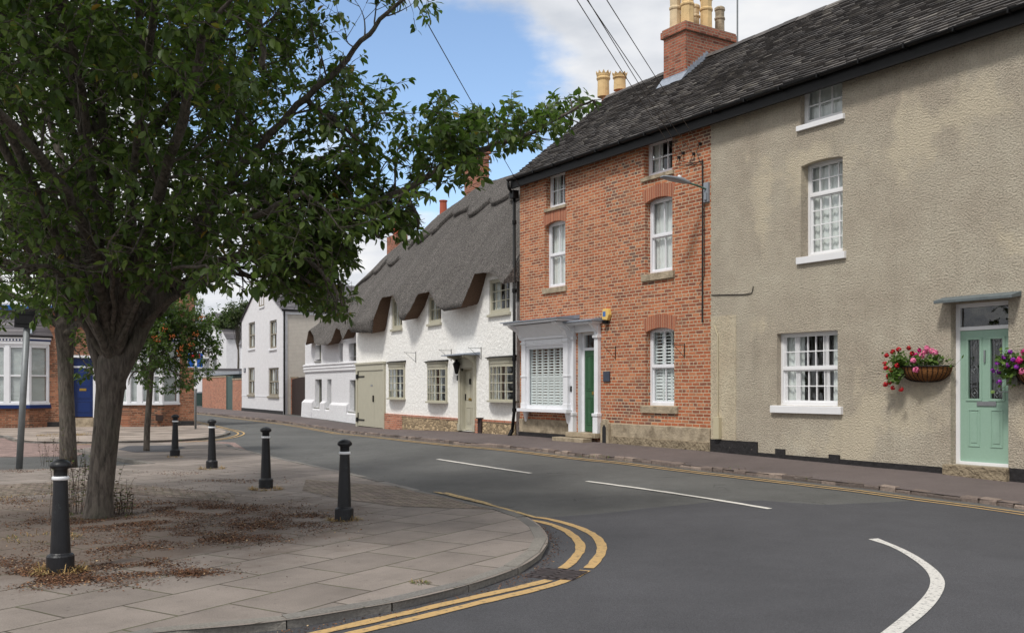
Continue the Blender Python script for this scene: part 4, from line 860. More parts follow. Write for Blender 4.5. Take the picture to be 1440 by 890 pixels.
# cables clipped down the wall
kx_, kz_ = R.at(989, 225)
cbl = root('wall_cables', R, label='black cables clipped down the brick wall beside the street lamp', cat='cable')
mb = MB(); mb.tube([(kx_, -.03, kz_), (kx_+.01, -.03, lz), (kx_, -.03, 3.0)], .017, 6); mb.tube([(kx_+.05, -.02, lz-.2), (kx_+.05, -.02, 4.0), (kx_-.1, -.02, 3.8)], .007, 5)
def cat_curve(p, q, sag, n=20): return [tuple(Vector(p).lerp(Vector(q), i/n)-Vector((0, 0, sag*4*(i/n)*(1-i/n)))) for i in range(n+1)]
ends = [R.at(986, 203), R.at(977, 217), R.at(962, 216), R.at(956, 222)]
for (xx, zz_) in ends:
    m1 = ((xx+kx_)/2-.1, -.03, zz_-.25); mb.tube([(xx, -.05, zz_), (xx-.1, -.04, zz_-.15), m1, ((m1[0]+kx_)/2, -.03, kz_-.02), (kx_, -.03, kz_-.05)], .007, 5); mb.box(xx-.02, xx+.02, -.06, -.001, zz_-.03, zz_+.03)
mb.build('cable', M['wire'], cbl); 
tops = [(862, 0), (835, 0), (833, -3), (820, 0)]
lbl = ['rightmost overhead wire ending on the brick wall beside the street lamp', 'third overhead wire from the left of four above the brick house', 'second overhead wire from the left of four above the brick house', 'leftmost overhead wire of the four running up from the brick house']
for (xx, zz_), (tx, ty), lb in zip(ends, tops, lbl):
    W0 = R.world(xx, -.06); P0 = Vector((W0[0], W0[1], zz_)); a0 = 720+F_PX*P0.x/P0.y, 545-F_PX*(P0.z-CZ)/P0.y
    k = 1.9; ex_, ey_ = a0[0]+(tx-a0[0])*k, a0[1]+(ty-a0[1])*k; Y_ = 7.0; Q = Vector(((ex_-720)/F_PX*Y_, Y_, CZ+(545-ey_)/F_PX*Y_))
    Q2 = Q+(Q-P0)*1.2; mb = MB(); mb.tube(cat_curve(P0, Q2, .12), .0055, 5); o = mb.build('overhead_wire', M['wire']); tag(o, lb, 'wire', 'wires strung to the brick house')
# ------------------------------------------------------------------ geranium baskets beside the mint door
def blossoms(centers, mat, r, n, parent, name='flowers', sz=.018):
    mb = MB()
    for c_ in centers:
        for _ in range(n):
            d = Vector(rng.normal(size=3)).normalized(); p = Vector(c_)+d*r*random.uniform(.55, 1); a_ = d.cross(Vector((.3, .1, 1))).normalized(); b_ = d.cross(a_); s_ = sz*random.uniform(.7, 1.3)
            k = 5; vs = [p+d*.004]+[p+(a_*math.cos(2*math.pi*i/k)+b_*math.sin(2*math.pi*i/k))*s_ for i in range(k)]; mb.add(vs, [(0, i+1, (i+1) % k+1) for i in range(k)])
        mb.build(name, M[mat], parent); mb = MB()
def basket(px0, px1, pyt, label, spec):
    x0 = R.at(px0, pyt, -.3)[0]; x1 = R.at(px1, pyt, -.3)[0]; z = R.at((px0+px1)/2, pyt, -.3)[1]; w2 = (x1-x0)/2; xc = (x0+x1)/2
    bk = empty('flower_basket', (*R.world(xc, 0), z), R.rot(), label=label, cat='flower basket', group='flower baskets on the rendered wall')
    def sh(th, ph, r=1): # half bowl: th across, ph down
        return (w2*r*math.cos(th)*(math.cos(ph)**.6), -.02-.3*r*math.sin(th)*(math.cos(ph)**.6), -.26*r*math.sin(ph))
    mb = MB(); n, m = 18, 7; vs = [sh(math.pi*i/n, math.pi/2*.97*j/m, .96) for j in range(m+1) for i in range(n+1)]; mb.add(vs, [(j*(n+1)+i, j*(n+1)+i+1, (j+1)*(n+1)+i+1, (j+1)*(n+1)+i) for j in range(m) for i in range(n)])
    mb.build('coir_liner', M['coir'], bk, True)
    mb = MB(); mb.tube([sh(math.pi*i/24, 0, 1.01) for i in range(25)], .011, 6); mb.tube([(-w2, -.015, 0), (w2, -.015, 0)], .008, 5)
    for i in range(1, 16):
        mb.tube([sh(math.pi*i/16-.0+.25*math.sin(math.pi/2*j/8)*0, math.pi/2*.97*j/8, 1.0) for j in range(9)], .006, 4)
    mb.build('wire_frame', M['black'], bk)
    mb = MB(); mb.add([(w2*.93*math.cos(math.pi*i/12), -.02-.27*math.sin(math.pi*i/12), -.03) for i in range(13)], [tuple(range(13))]); mb.build('compost', simple('compost', (.03, .02, .015), 1, .4, 30), bk)
    lf = MB()
    for (cx_, cy_, cz_, sx_, sy_, sz_, n) in spec['leaves']:
        for _ in range(n):
            d = Vector(rng.normal(size=3))*.5; p = Vector((cx_+d.x*sx_, cy_+d.y*sy_, cz_+d.z*sz_)); nn = (Vector(rng.normal(size=3))+Vector((0, -.8, 1))).normalized(); a_ = nn.cross(Vector((0, 0, 1))).normalized(); b_ = nn.cross(a_); s_ = random.uniform(.018, .04)
            k = 7; vs = [p]+[p+(a_*math.cos(2*math.pi*i/k)+b_*math.sin(2*math.pi*i/k))*s_*(1 if i % 2 else .88)+nn*.008 for i in range(k)]; lf.add(vs, [(0, i+1, (i+1) % k+1) for i in range(k)])
            if random.random() < .4: lf.tube([p, (p.x*.7, -.12, -.03)], .0025, 4)
    lf.build('leaves', M['bgreen'], bk)
    for mat, cs, r, n, nm in spec['fl']: blossoms(cs, mat, r, n, bk, nm)
    return bk
basket(1254, 1327, 515, 'hanging flower basket left of the mint door with red and pale pink geraniums', dict(
    leaves=[(-.42, -.2, .1, .16, .14, .12, 170), (-.45, -.25, -.12, .14, .1, .16, 150), (0, -.17, .1, .4, .14, .1, 150), (.2, -.12, .12, .14, .1, .08, 30)],
    fl=[('fred', [(-.62, -.25, .2), (-.52, -.22, .26), (-.42, -.2, .3), (-.66, -.24, .06), (-.6, -.3, -.02), (-.5, -.3, -.05), (-.28, -.12, .32), (-.6, -.25, -.16), (-.64, -.26, -.3), (-.56, -.25, -.26), (-.5, -.25, -.36), (-.3, -.3, -.38), (-.16, -.2, .22), (-.38, -.3, .02)], .045, 34, 'red_flower'),
        ('fpink', [(.08, -.2, .24), (.14, -.24, .3), (.2, -.2, .25), (.06, -.26, .18), (.26, -.2, .22), (-.08, -.3, .1), (.0, -.34, -.06)], .055, 44, 'pink_flower'), ('fmag', [(-.06, -.15, .27), (-.12, -.16, .2)], .04, 25, 'magenta_flower')]))
basket(1416, 1500, 520, 'hanging flower basket right of the mint door with purple and magenta petunias', dict(
    leaves=[(-.5, -.22, .05, .16, .14, .24, 200), (-.2, -.2, .14, .3, .14, .12, 160), (.2, -.2, .14, .3, .14, .12, 140)],
    fl=[('fpur', [(-.62, -.25, .12), (-.7, -.25, .0), (-.6, -.25, -.02), (-.5, -.28, .2), (-.42, -.25, .28), (-.35, -.3, .16), (-.58, -.28, -.18), (-.3, -.3, .05), (-.44, -.3, .08)], .04, 22, 'purple_flower'),
        ('fmag', [(-.2, -.25, .28), (-.1, -.28, .22), (-.05, -.22, .33), (.05, -.28, .25), (-.25, -.3, .15), (.2, -.28, .28), (.3, -.25, .2)], .07, 50, 'magenta_flower'), ('fpink', [(-.18, -.36, -.02), (.1, -.36, .02)], .05, 30, 'pink_flower')]))
# ------------------------------------------------------------------ thatched cottages
def thatch_roof(parent, F, edge, ridge, x0, x1, D=3.2, yo=-.6, z_eave=4.1, zr_ref=8.7, end_l=True, end_r=False, caps=True, wally=.02):
    ex = sorted(edge); rx = sorted(ridge)
    E_ = lambda x: prof(x, ex); RZ_ = lambda x: prof(x, rx)
    n = int((x1-x0)/.07); m = 46; xs = [x0+(x1-x0)*i/n for i in range(n+1)]
    tan = (zr_ref-z_eave)/(D-yo)
    vs = []; 
    def ends(x):      # the ends round over
        k = 0
        if end_l and x < x0+.9: k = max(k, 1-(x-x0)/.9)
        if end_r and x > x1-.9: k = max(k, 1-(x1-x)/.9)
        return k
    def surf(x, v):
        e = E_(x); zr = RZ_(x); k = ends(x)
        z = e+(zr-e)*v; yp = yo+(z-z_eave)/tan*((zr_ref-z_eave)/max(.5, zr-z_eave)); yp = yo+(D-yo)*max(0, (z-z_eave))/(max(.5, zr-z_eave)) if z > z_eave else yo-(z-z_eave)*.1
        bulge = max(0, (yo+(D-yo)*max(0, e-z_eave)/max(.5, zr-z_eave))-(yo+.16*max(0, e-z_eave)))
        y = yp-bulge*math.exp(-v*3.6)
        y -= .30*math.sin(math.pi*min(1, v*1.02))*.6                       # swelling of the coat
        if v < .02: y += .05*(1-v/.02)
        if v > .93: z -= (v-.93)**2*12*.6
        y += .03*mnoise.noise(Vector((x*1.1, z*1.1, 5)))+.022*mnoise.noise(Vector((x*6, z*5, 5)))+.012*mnoise.noise(Vector((x*15, z*9, 2)))
        z += .03*mnoise.noise(Vector((x*.9, 2, 7)))+(.035*mnoise.noise(Vector((x*9, 0, 3)))*max(0, 1-v*12))
        z -= (.5*k*k+0)*v; y += k*k*.25
        return (x, y, z)
    vv = [0, .004, .012, .025]+[.025+.975*((j)/(m-3)) for j in range(1, m-2)]; m = len(vv)
    for x in xs:
        for v in vv: vs.append(surf(x, v))
    mb = MB(); mb.add(vs, [(i*m+j, (i+1)*m+j, (i+1)*m+j+1, i*m+j+1) for i in range(n) for j in range(m-1)])
    # back slope and ends
    b = [(x, surf(x, 1)[1], surf(x, 1)[2]) for x in xs]; k = len(b)
    mb.add(b+[(x, 2*D+.2, z_eave) for x in xs], [(i, i+1, k+i+1, k+i) for i in range(k-1)])
    for x in (xs[0], xs[-1]):
        col = [surf(x, v) for v in vv]+[(x, 2*D+.2, z_eave), (x, wally, col0[2]) if False else (x, wally, surf(x, 0)[2]+.1)]; mb.add(col, [tuple(range(len(col)))])
    roof = mb.build('thatched_roof', M['thatch'], parent, True)
    # dark underside between the outer lip and the wall, with the cheeks of the window openings
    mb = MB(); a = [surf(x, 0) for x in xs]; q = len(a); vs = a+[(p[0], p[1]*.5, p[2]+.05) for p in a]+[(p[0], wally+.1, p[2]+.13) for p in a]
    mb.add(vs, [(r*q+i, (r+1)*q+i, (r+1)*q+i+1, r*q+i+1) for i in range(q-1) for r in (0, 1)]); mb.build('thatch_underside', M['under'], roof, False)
    if caps:
        mb = MB(); mm = 10; vs = []; step = .06; nn = int((x1-.2-x0-.5)/step)
        for i in range(nn+1):
            x = x0+.5+i*step; sc_ = .80-.085*abs(math.sin(x*2.0))**.7; 
            for j in range(mm+1):
                v = sc_+(1-sc_)*max(0, j-1)/(mm-1); p = Vector(surf(x, v)); o_ = .14 if j > 0 else .0; p += Vector((0, -o_*.75, o_*.6)); vs.append(tuple(p))
        mb.add(vs, [(i*(mm+1)+j, (i+1)*(mm+1)+j, (i+1)*(mm+1)+j+1, i*(mm+1)+j+1) for i in range(nn) for j in range(mm)]); mb.build('ridge_cap', M['thatch'], roof, True)
    return surf
def fat(F, pts, y): return [F.at(px, py, y) for px, py in pts]
tc1 = root('thatched_cottage', Cf, label='long whitewashed cottage with deep grey thatch arched over its windows and pale sage joinery', cat='cottage')
edge = fat(Cf, [(731, 406), (708.8, 403), (698.7, 396), (688.5, 386), (682.5, 382.5), (660, 385), (658.5, 388), (654, 407), (647, 431), (622, 438), (611.7, 430), (601.6, 415), (598, 410), (582, 413), (580, 417), (574, 435), (565, 450.5), (561, 450), (555, 433), (549, 417), (546.5, 415.5), (530, 418.5), (528.5, 422), (524.5, 445), (520.7, 468), (484, 467)], -.6)
ridge = fat(Cf, [(728, 247), (705, 254), (685, 259), (651, 283), (627, 300), (604, 315), (596, 325), (586, 338), (568, 343)], 3.2)
W0x = Cf.at(501, 599)[0]; X0 = Cf.at(484, 467, -.6)[0]
ridge = [(1, ridge[0][1])]+ridge
cw = []   # openings
def cop(a, b, t_, bt, y=0): x0 = Cf.at(a, t_, y)[0]; x1 = Cf.at(b, t_, y)[0]; return [x0, x1, Cf.at(b, bt, y)[1], Cf.at(b, t_, y)[1]]
u1 = cop(688.5, 717.5, 388, 438); u2 = cop(603, 620.5, 415, 453); u3 = cop(551.5, 565.5, 418, 461)
b3 = cop(690.5, 724.5, 502, 566); b2 = cop(603.5, 629, 508, 567); b1 = cop(549, 569.5, 509, 562)
d1 = cop(649, 667, 517, 607)
def eaves_wall(mb, x0, x1, zb, ops, edge, base=3.6, st=.08):
    low = [[a, b, c, min(d, base)] for a, b, c, d in ops if c < base-.001]; wall(mb, x0, x1, zb, base, low, th=.3, rdepth=.3)
    n = int((x1-x0)/st); es = sorted(edge)
    for i in range(n):
        xa, xb = x0+(x1-x0)*i/n, x0+(x1-x0)*(i+1)/n; top = lambda x: prof(x, es)+.16; zs = [base, base]; o_ = [o for o in ops if o[0] < (xa+xb)/2 < o[1] and o[3] > base]
        if o_:
            if o_[0][2] > base: mb.add([(xa, 0, base), (xb, 0, base), (xb, 0, o_[0][2]), (xa, 0, o_[0][2])], [(0, 1, 2, 3)])
            zs = [o_[0][3]]*2
        if min(top(xa), top(xb)) > zs[0]: mb.add([(xa, 0, zs[0]), (xb, 0, zs[1]), (xb, 0, top(xb)), (xa, 0, top(xa))], [(0, 1, 2, 3)])
    for a, b, c, d in ops:
        if d > base:
            for x in (a, b): mb.add([(x, 0, max(c, base)), (x, .3, max(c, base)), (x, .3, d), (x, 0, d)], [(0, 1, 2, 3)])
            if c > base: mb.add([(a, 0, c), (b, 0, c), (b, .3, c), (a, .3, c)], [(0, 1, 2, 3)])
TW = 4.0
mb = MB(); eaves_wall(mb, W0x, -.16, .55, [u1, u2, u3, b1, b2, b3, d1], edge); shell(mb, W0x, -.16, 0, 6.2, -.4, TW); mb.build('wall', M['wrough2'], tc1)
# plinth: brick capping over rubble stone
xg0 = Cf.at(541, 600)[0]
zt_ = Cf.at(700, 589)[1]; zt2 = Cf.at(560, 580)[1]; print('plinth', zt_, zt2)
for (xa, xb, zz_) in ((xg0, d1[0]-.12, .64), (d1[1]+.12, -.16, .66)):
    mb = MB(); mb.box(xa, xb, -.04, -.001, -.3, zz_-.07); o = mb.build('stone_plinth', M['rubble'], tc1, bevel=.01)
    mb = MB(); mb.box(xa, xb, -.055, -.001, zz_-.07, zz_); mb.build('brick_capping', M['gwall'], tc1)
mb = MB(); mb.box(xg0, Cf.at(567, 600)[0], -.052, -.0405, -.3, .57); mb.build('brick_plinth', M['gwall'], tc1)
mb = MB(); mb.box(d1[1]+.12, d1[1]+.32, -.05, -.0405, -.3, .59); mb.build('brick_plinth', M['gwall'], tc1)
mb = MB(); mb.box(W0x, xg0, -.0, .3, -.3, .55); mb.build('gate_threshold', M['pitch'], tc1)
surf1 = thatch_roof(tc1, Cf, edge, ridge, X0, -.02)
for u in (u1, u2, u3): window(tc1, *u, y=.02, cols=4, rows=(2,) if u is not u1 else (3,), fw=.07, bw=.025, fmat='sage', curtain='sides', sill=(.05, .09, .08), sm='sage')
def bow(parent, o_, n_cols, proj_=.17, ztop=None):
    """Shallow bowed window standing proud of the wall, with cornice, sill and small panes."""
    x0, x1, z0, z1 = o_; bw_ = empty('bow_window', (0, 0, 0)); bw_.parent = parent; mb = MB(); K = 12
    yf = lambda t_: -proj_*(1-(2*t_-1)**4)-.03
    def bar(z_a, z_b, d0, d1, over=0):
        vs = []
        for k in range(K+1):
            t_ = k/K; x = x0-over+(x1-x0+2*over)*t_; vs += [(x, yf(t_)-d0, z_a), (x, yf(t_)-d0, z_b), (x, yf(t_)+d1, z_b), (x, yf(t_)+d1, z_a)]
        mb.add(vs, [(4*k+a, 4*k+(a+1) % 4, 4*k+4+(a+1) % 4, 4*k+4+a) for k in range(K) for a in range(4)]+[(3, 2, 1, 0), (4*K, 4*K+1, 4*K+2, 4*K+3)])
    zt = z1-.0; gh = (z1-.24)-(z0+.06)
    bar(z0, z0+.05, .06, .2, .08); bar(z0+.05, z0+.09, .0, .04)
    for k in range(1, 4): zz = z0+.07+gh*k/4; bar(zz-.014, zz+.014, -.004, .03)
    bar(z1-.26, z1-.16, .0, .04); bar(z1-.16, z1-.05, .02, .2, .02); bar(z1-.05, z1+.0, .06, .24, .06)
    for k in range(n_cols+1):
        t_ = k/n_cols; x = x0+(x1-x0)*t_; wv = .045 if k in (0, n_cols) else (.022 if k % 2 else .032); mb.box(x-wv/2, x+wv/2, yf(t_)-.003, yf(t_)+.04, z0+.05, z1-.2)
    mb.box(x0-.02, x0+.03, -.06, .02, z0, z1-.1); mb.box(x1-.03, x1+.02, -.06, .02, z0, z1-.1)
    mb.build('frame', M['sage'], bw_)
    g = MB(); vs = []
    for k in range(K+1): t_ = k/K; x = x0+(x1-x0)*t_; vs += [(x, yf(t_)+.015, z0+.05), (x, yf(t_)+.015, z1-.2)]
    g.add(vs, [(2*k, 2*k+2, 2*k+3, 2*k+1) for k in range(K)]); g.build('glass', M['glass'], bw_)
    g = MB(); vs = []
    for k in range(K+1): t_ = k/K; x = x0-.1+(x1-x0+.2)*t_; vs += [(x, yf(t_)-.1, z1+.002), (x, yf(t_)-.1, z1+.018), (x, .0, z1+.06), (x, .0, z1+.002)]
    g.add(vs, [(4*k+a, 4*k+(a+1) % 4, 4*k+4+(a+1) % 4, 4*k+4+a) for k in range(K) for a in range(4)]+[(3, 2, 1, 0), (4*K, 4*K+1, 4*K+2, 4*K+3)]); g.build('lead_top', M['black'], bw_)
    q = MB(); w_ = (x1-x0)
    for a, b in ((x0, x0+w_*.25), (x0+w_*.45, x0+w_*.6)):
        nn = 8; vs = [(a+(b-a)*i/nn, .1+.02*math.sin(i*2.1), zc) for zc in (z0, z1-.1) for i in range(nn+1)]; q = MB(); q.add(vs, [(i, i+1, nn+2+i, nn+1+i) for i in range(nn)]); q.build('curtain', M['curtain'], bw_, True)
bow(tc1, b1, 4); bow(tc1, b2, 6); bow(tc1, b3, 6)
# front door with hood
a, b, c, e = d1; zt = Cf.at(660, 500, -.0)[1]; zl = Cf.at(660, 519)[1]
mb = MB(); mb.box(a-.14, a, -.06, .1, c, zt); mb.box(b, b+.14, -.06, .1, c, zt); mb.box(a-.16, a+.0, -.08, -.06, c, c+.22); mb.box(b-.0, b+.16, -.08, -.06, c, c+.22)
mb.box(a, b, -.05, .1, e-.0, zt-.001); mb.box(a+.05, b-.05, -.062, -.05, e+.06, zt-.1); mb.box(a, a+.03, -.0, .2, c, e); mb.box(b-.03, b, 0, .2, c, e); mb.box(a+.03, b-.03, .0, .2, e-.04, e)
for xx in (a-.13, b+.03): mb.prismx([(-.06, zt-.42)]+[(-.06-.38*(1-math.cos(i/8*math.pi/2)), zt-.42+.36*math.sin(i/8*math.pi/2)) for i in range(1, 9)]+[(-.44, zt), (-.06, zt)], xx, xx+.1)
mb.build('door_case', M['sage'], tc1, bevel=.004)
mb = MB(); mb.prismx([(-.52, zt+.001), (-.52, zt+.03), (0, zt+.09), (0, zt+.001)], a-.42, b+.4); mb.build('door_hood', M['lead'], tc1)
dl = door_leaf(tc1, a+.03, b-.03, c+.02, e-.04, .12, 'sage', [(.12, .46, .5, .95), (.54, .88, .5, .95), (.12, .46, .1, .38), (.54, .88, .1, .38)])
mb = MB(); mb.box(a+.3, a+.5, .1, .119, c+.95, c+1.02); mb.build('letter_box', M['brass'], dl)
mb = MB(); mb.box(a+.37, a+.43, .085, .119, c+1.45, c+1.62); mb.build('door_knocker', M['black'], dl)
mb = MB(); mb.box(a+.06, a+.09, .09, .119, c+.95, c+1.15); mb.build('door_handle', M['black'], dl)
lx, lz = Cf.at(642, 517, -.2); 
mb = MB(); mb.lathe([(.02, -.2), (.05, -.18), (.11, .1), (.13, .11), (.06, .2), (.02, .26)], (lx, -.2, lz), 6); mb.tube([(lx, -.2, lz+.24), (lx, -.05, lz+.27), (lx, -.002, lz+.1)], .012, 5); mb.box(lx-.04, lx+.04, -.02, -.001, lz-.1, lz+.16); mb.build('lantern', M['black'], tc1)
mb = MB(); xx, zz_ = Cf.at(645.5, 531); mb.box(xx-.05, xx+.05, -.06, -.001, zz_-.09, zz_+.08); mb.build('door_bell', M['black'], tc1)
for px_, py in ((585, 498), (635, 495), (677, 492)): xx, zz_ = Cf.at(px_, py); bracket(tc1, xx, zz_+.05, .42)
xx, zz_ = Cf.at(675, 597, -.06); mb = MB(); mb.box(xx-.1, xx+.14, -.09, -.056, .2, zz_+.2); mb.lathe([(.12, 0), (.12, .03)], (xx+.02, -.07, zz_+.18), 12); mb.build('boot_scraper', M['brownwood'], tc1)
# the carriage gate
ga, gb = Cf.at(501.6, 599, -.03)[0], Cf.at(541.5, 603, -.03)[0]; gt = Cf.at(541.5, 508, -.03)[1]; hb = Cf.at(541.5, 520, -.03)[1]
gt_ = empty('carriage_gate', (0, 0, 0)); gt_.parent = tc1
mb = MB(); mb.box(ga, ga+.2, -.08, -.001, -.1, hb); mb.box(gb-.12, gb, -.08, -.001, -.1, hb); mb.box(ga, gb, -.08, -.001, hb, gt-.08); mb.box(ga-.04, gb+.04, -.12, -.001, gt-.08, gt); mb.build('gate_frame', M['sage'], gt_, bevel=.006)
xm = ga+(gb-ga)*.66
for xa, xb in ((ga+.2, xm-.006), (xm+.006, gb-.12)):
    mb = MB(); mb.box(xa, xb, -.05, -.005, .08, hb-.01); k = xa+.18
    while k < xb-.05: mb.box(k-.004, k+.004, -.052, -.05, .08, hb-.02); k += .18
    mb.build('gate_leaf', M['sage'], gt_)
mb = MB()
for zz_ in (.3, hb-.25): mb.box(ga+.1, ga+1.0, -.075, -.052, zz_, zz_+.05); mb.box(ga+.08, ga+.26, -.1, -.08, zz_-.06, zz_+.11); mb.box(ga+.25, ga+.3, -.078, -.052, zz_-.02, zz_+.3)
mb.build('strap_hinges', M['black'], gt_)
mb = MB(); mb.box(xm-.1, xm-.05, -.1, -.05, 1.05, 1.3); mb.build('gate_handle', M['black'], gt_); mb = MB(); mb.box(xm-.42, xm-.2, -.058, -.05, 1.65, 1.72); mb.build('notice_plate', M['chrome'], gt_)
# chimneys of the thatch
def stack(parent, F, pxa, pxb, pyb, pyt, y, pots=(), mat='chim', dep=.8, cap=True):
    x0 = F.at(pxa, pyb, y)[0]; x1 = F.at(pxb, pyb, y)[0]; zt = F.at(pxa, pyt, y)[1]; zb = F.at(pxa, pyb, y)[1]-1.2; mb = MB(); mb.box(x0, x1, y, y+dep, zb, zt)
    if cap: mb.box(x0-.05, x1+.05, y-.05, y+dep+.05, zt-.35, zt-.2); mb.box(x0-.07, x1+.07, y-.07, y+dep+.07, zt-.12, zt)
    c_ = mb.build('chimney', M[mat], parent)
    for (u, h_, r_) in pots: mb = MB(); mb.lathe([(r_, 0), (r_*.92, h_*.9), (r_*1.1, h_*.92), (r_*1.1, h_), (r_*.7, h_)], (x0+(x1-x0)*u, y+dep/2, zt), 14); mb.build('chimney_pot', M['rpot'], c_)
    return c_
stack(tc1, Cf, 653, 676, 280, 222, 3.3, [], dep=.35); 
stack(tc1, Cf, 615, 621, 315, 303, 3.4, [(.5, .6, .16)], dep=.35, cap=False)
# neighbour cottage
OC2 = Cf.world(0, 1.2); C2 = Fac(0, OC2)
tc2 = root('thatched_cottage', C2, label='small rough white cottage with narrow grey windows under low thatch beyond the gate', cat='cottage')
def op2(a, b, t_, bt): x0 = C2.at(a, t_)[0]; x1 = C2.at(b, t_)[0]; return [x0, x1, C2.at(b, bt)[1], C2.at(b, t_)[1]]
sx_ = 4.95
w2o = [op2(443.5, 451.5, 484, 507), op2(477.5, 482, 483, 508), op2(491, 502, 482, 508), op2(443, 452.5, 533, 573), op2(460, 466, 533, 574), op2(491.5, 502, 534, 579)]
e2 = fat(C2, [(505, 459), (497, 459), (484, 463), (481, 474), (479, 478), (474, 464), (468, 461), (467, 464), (464, 478), (459, 485.5), (440, 484), (437, 472), (431, 464), (428.5, 466), (428, 484), (422, 485)], -.6)
x0 = C2.at(429, 587)[0]; x1 = C2.at(501, 594)[0]+1.0
w2o = [[a, min(b, x1-.02), c, e] for a, b, c, e in w2o]
mb = MB(); eaves_wall(mb, x0, x1, -.3, w2o, e2, base=3.0); shell(mb, x0, x1, 0, 6, -.3, 3.5); mb.build('wall', M['wrough'], tc2)
for u in w2o: window(tc2, *u, y=.22, cols=2, rows=(3,), fw=.04, bw=.018, fmat='stonegrey', curtain='net', sill=(.06, .06, .06), sm='stonegrey')
zb_ = C2.at(465, 516)[1]
mb = MB(); mb.box(x0-.06, x1, -.07, -.001, zb_-.2, zb_+.2); mb.box(x0-.1, x1, -.11, -.07, zb_+.1, zb_+.16); mb.box(x0-.1, x1, -.1, -.07, zb_-.05, zb_); mb.build('string_course', M['wrough'], tc2, bevel=.02)
zp = C2.at(440, 566)[1]
mb = MB(); k = [x0-.12, w2o[3][0]-.1, w2o[3][1]+.05, w2o[4][0]-.05, w2o[4][1]+.05, w2o[5][0]-.1, w2o[5][1]]
mb.prismx([(-.2, -.3), (-.14, zp), (-.001, zp+.15), (-.001, -.3)], k[0], k[1]); mb.prismx([(-.18, -.3), (-.12, zp), (-.001, zp+.1), (-.001, -.3)], k[2], k[3]); mb.prismx([(-.17, -.3), (-.12, zp-.06), (-.001, zp+.06), (-.001, -.3)], k[4], k[5])
for a_, b_, s_ in ((k[1], k[2], w2o[3][2]), (k[3], k[4], w2o[4][2]), (k[5], x1, w2o[5][2])): mb.prismx([(-.16, -.3), (-.12, s_-.12), (-.001, s_-.03), (-.001, -.3)], a_+.002, b_-.002)
mb.build('battered_plinth', M['wrough'], tc2)
r2 = fat(C2, [(568, 342), (543, 352), (516.6, 360), (499, 371.6), (486, 382), (478, 392), (470, 410)], 2.9)
e2 = [(x, z) for x, z in e2]; xl2 = C2.at(422, 485, -.6)[0]; print('c2', x0, x1, xl2, r2, e2[0])
ze2 = 3.9; r2b = [(x, z) for x, z in r2]+[(xl2, r2[-2][1]-.3), (6, r2[0][1])]
r2b = [(xl2, 6.9), (xl2+1.6, 7.6), (xl2+3, C2.at(486, 382, 2.9)[1])]+[p for p in r2 if p[0] > xl2+3.2]
surf2 = thatch_roof(tc2, C2, e2, r2b, xl2, x1+1.6, D=2.9, z_eave=3.6, zr_ref=7.4)
stack(tc2, C2, 544, 557, 352, 334, 3.0, [(.5, 1.0, .2)], dep=.6, cap=False)
# slate roofed building and chimney just beyond the thatch
# ------------------------------------------------------------------ gable house
OG = Cf.world(Cf.at(398, 582)[0]-.6, 1.0); Gf = Fac(0, (OG[0], OG[1]))
d_ = Gf
gh_ = root('gable_house', Gf, label='white brick house with steep gable to the street and tall taupe windows', cat='house')
def opg(a, b, t_, bt): x0 = Gf.at(a, t_)[0]; x1 = Gf.at(b, t_)[0]; return [x0, x1, Gf.at(b, bt)[1], Gf.at(b, t_)[1]]
gx1 = Gf.at(398, 582)[0]; gx0 = Gf.at(340, 577)[0]; gze = Gf.at(398, 436)[1]; gxm = (gx0+gx1)/2-.2; gza = Gf.at(368, 396)[1]
og = [opg(349.5, 358.5, 452, 489), opg(379, 389, 449, 489), opg(349, 358, 516.5, 555), opg(377.5, 392, 516.5, 557), opg(365, 371.5, 414, 430)]
print('gable', gx0, gx1, gze, gza, og)
mb = MB(); wall(mb, gx0, gx1, -.3, gze, og[:4], th=.25); mb.add([(gx0, 0, gze), (gx1, 0, gze), (gxm, 0, gza)], [(0, 1, 2)]); shell(mb, gx0, gx1, 0, 14, -.3, gze); mb.add([(gx0, 14, gze), (gx1, 14, gze), (gxm, 14, gza)], [(0, 1, 2)]); mb.build('wall', M['wbrick3'], gh_)
mb = MB(); mb.add([(gx1+.004, .25, -.3), (gx1+.004, 14, -.3), (gx1+.004, 14, gze), (gx1+.004, .25, gze)], [(0, 1, 2, 3)]); mb.build('side_wall', M['wbrick2'], gh_)
for i, u in enumerate(og):
    if i == 4: window(gh_, *u, y=-.04, cols=2, rows=(1,), fw=.05, fmat='taupe', curtain=None, sill=(.08, .1, .06), sm='white')
    else: window(gh_, *u, y=.06, cols=2 if i != 3 else 4, rows=(1, 1) if i > 1 else (1, 1), fw=.07, bw=.06, fmat='taupe', curtain='sides', sill=(.08, .12, .08), sm='white' if i < 2 else 'taupe')
def plane_roof(parent, quads, mat, name='roof'):
    mb = MB()
    for q in quads: mb.add(q, [(0, 1, 2, 3)])
    return mb.build(name, M[mat], parent)
mb = MB()     # slate courses running up the two slopes of the gable roof
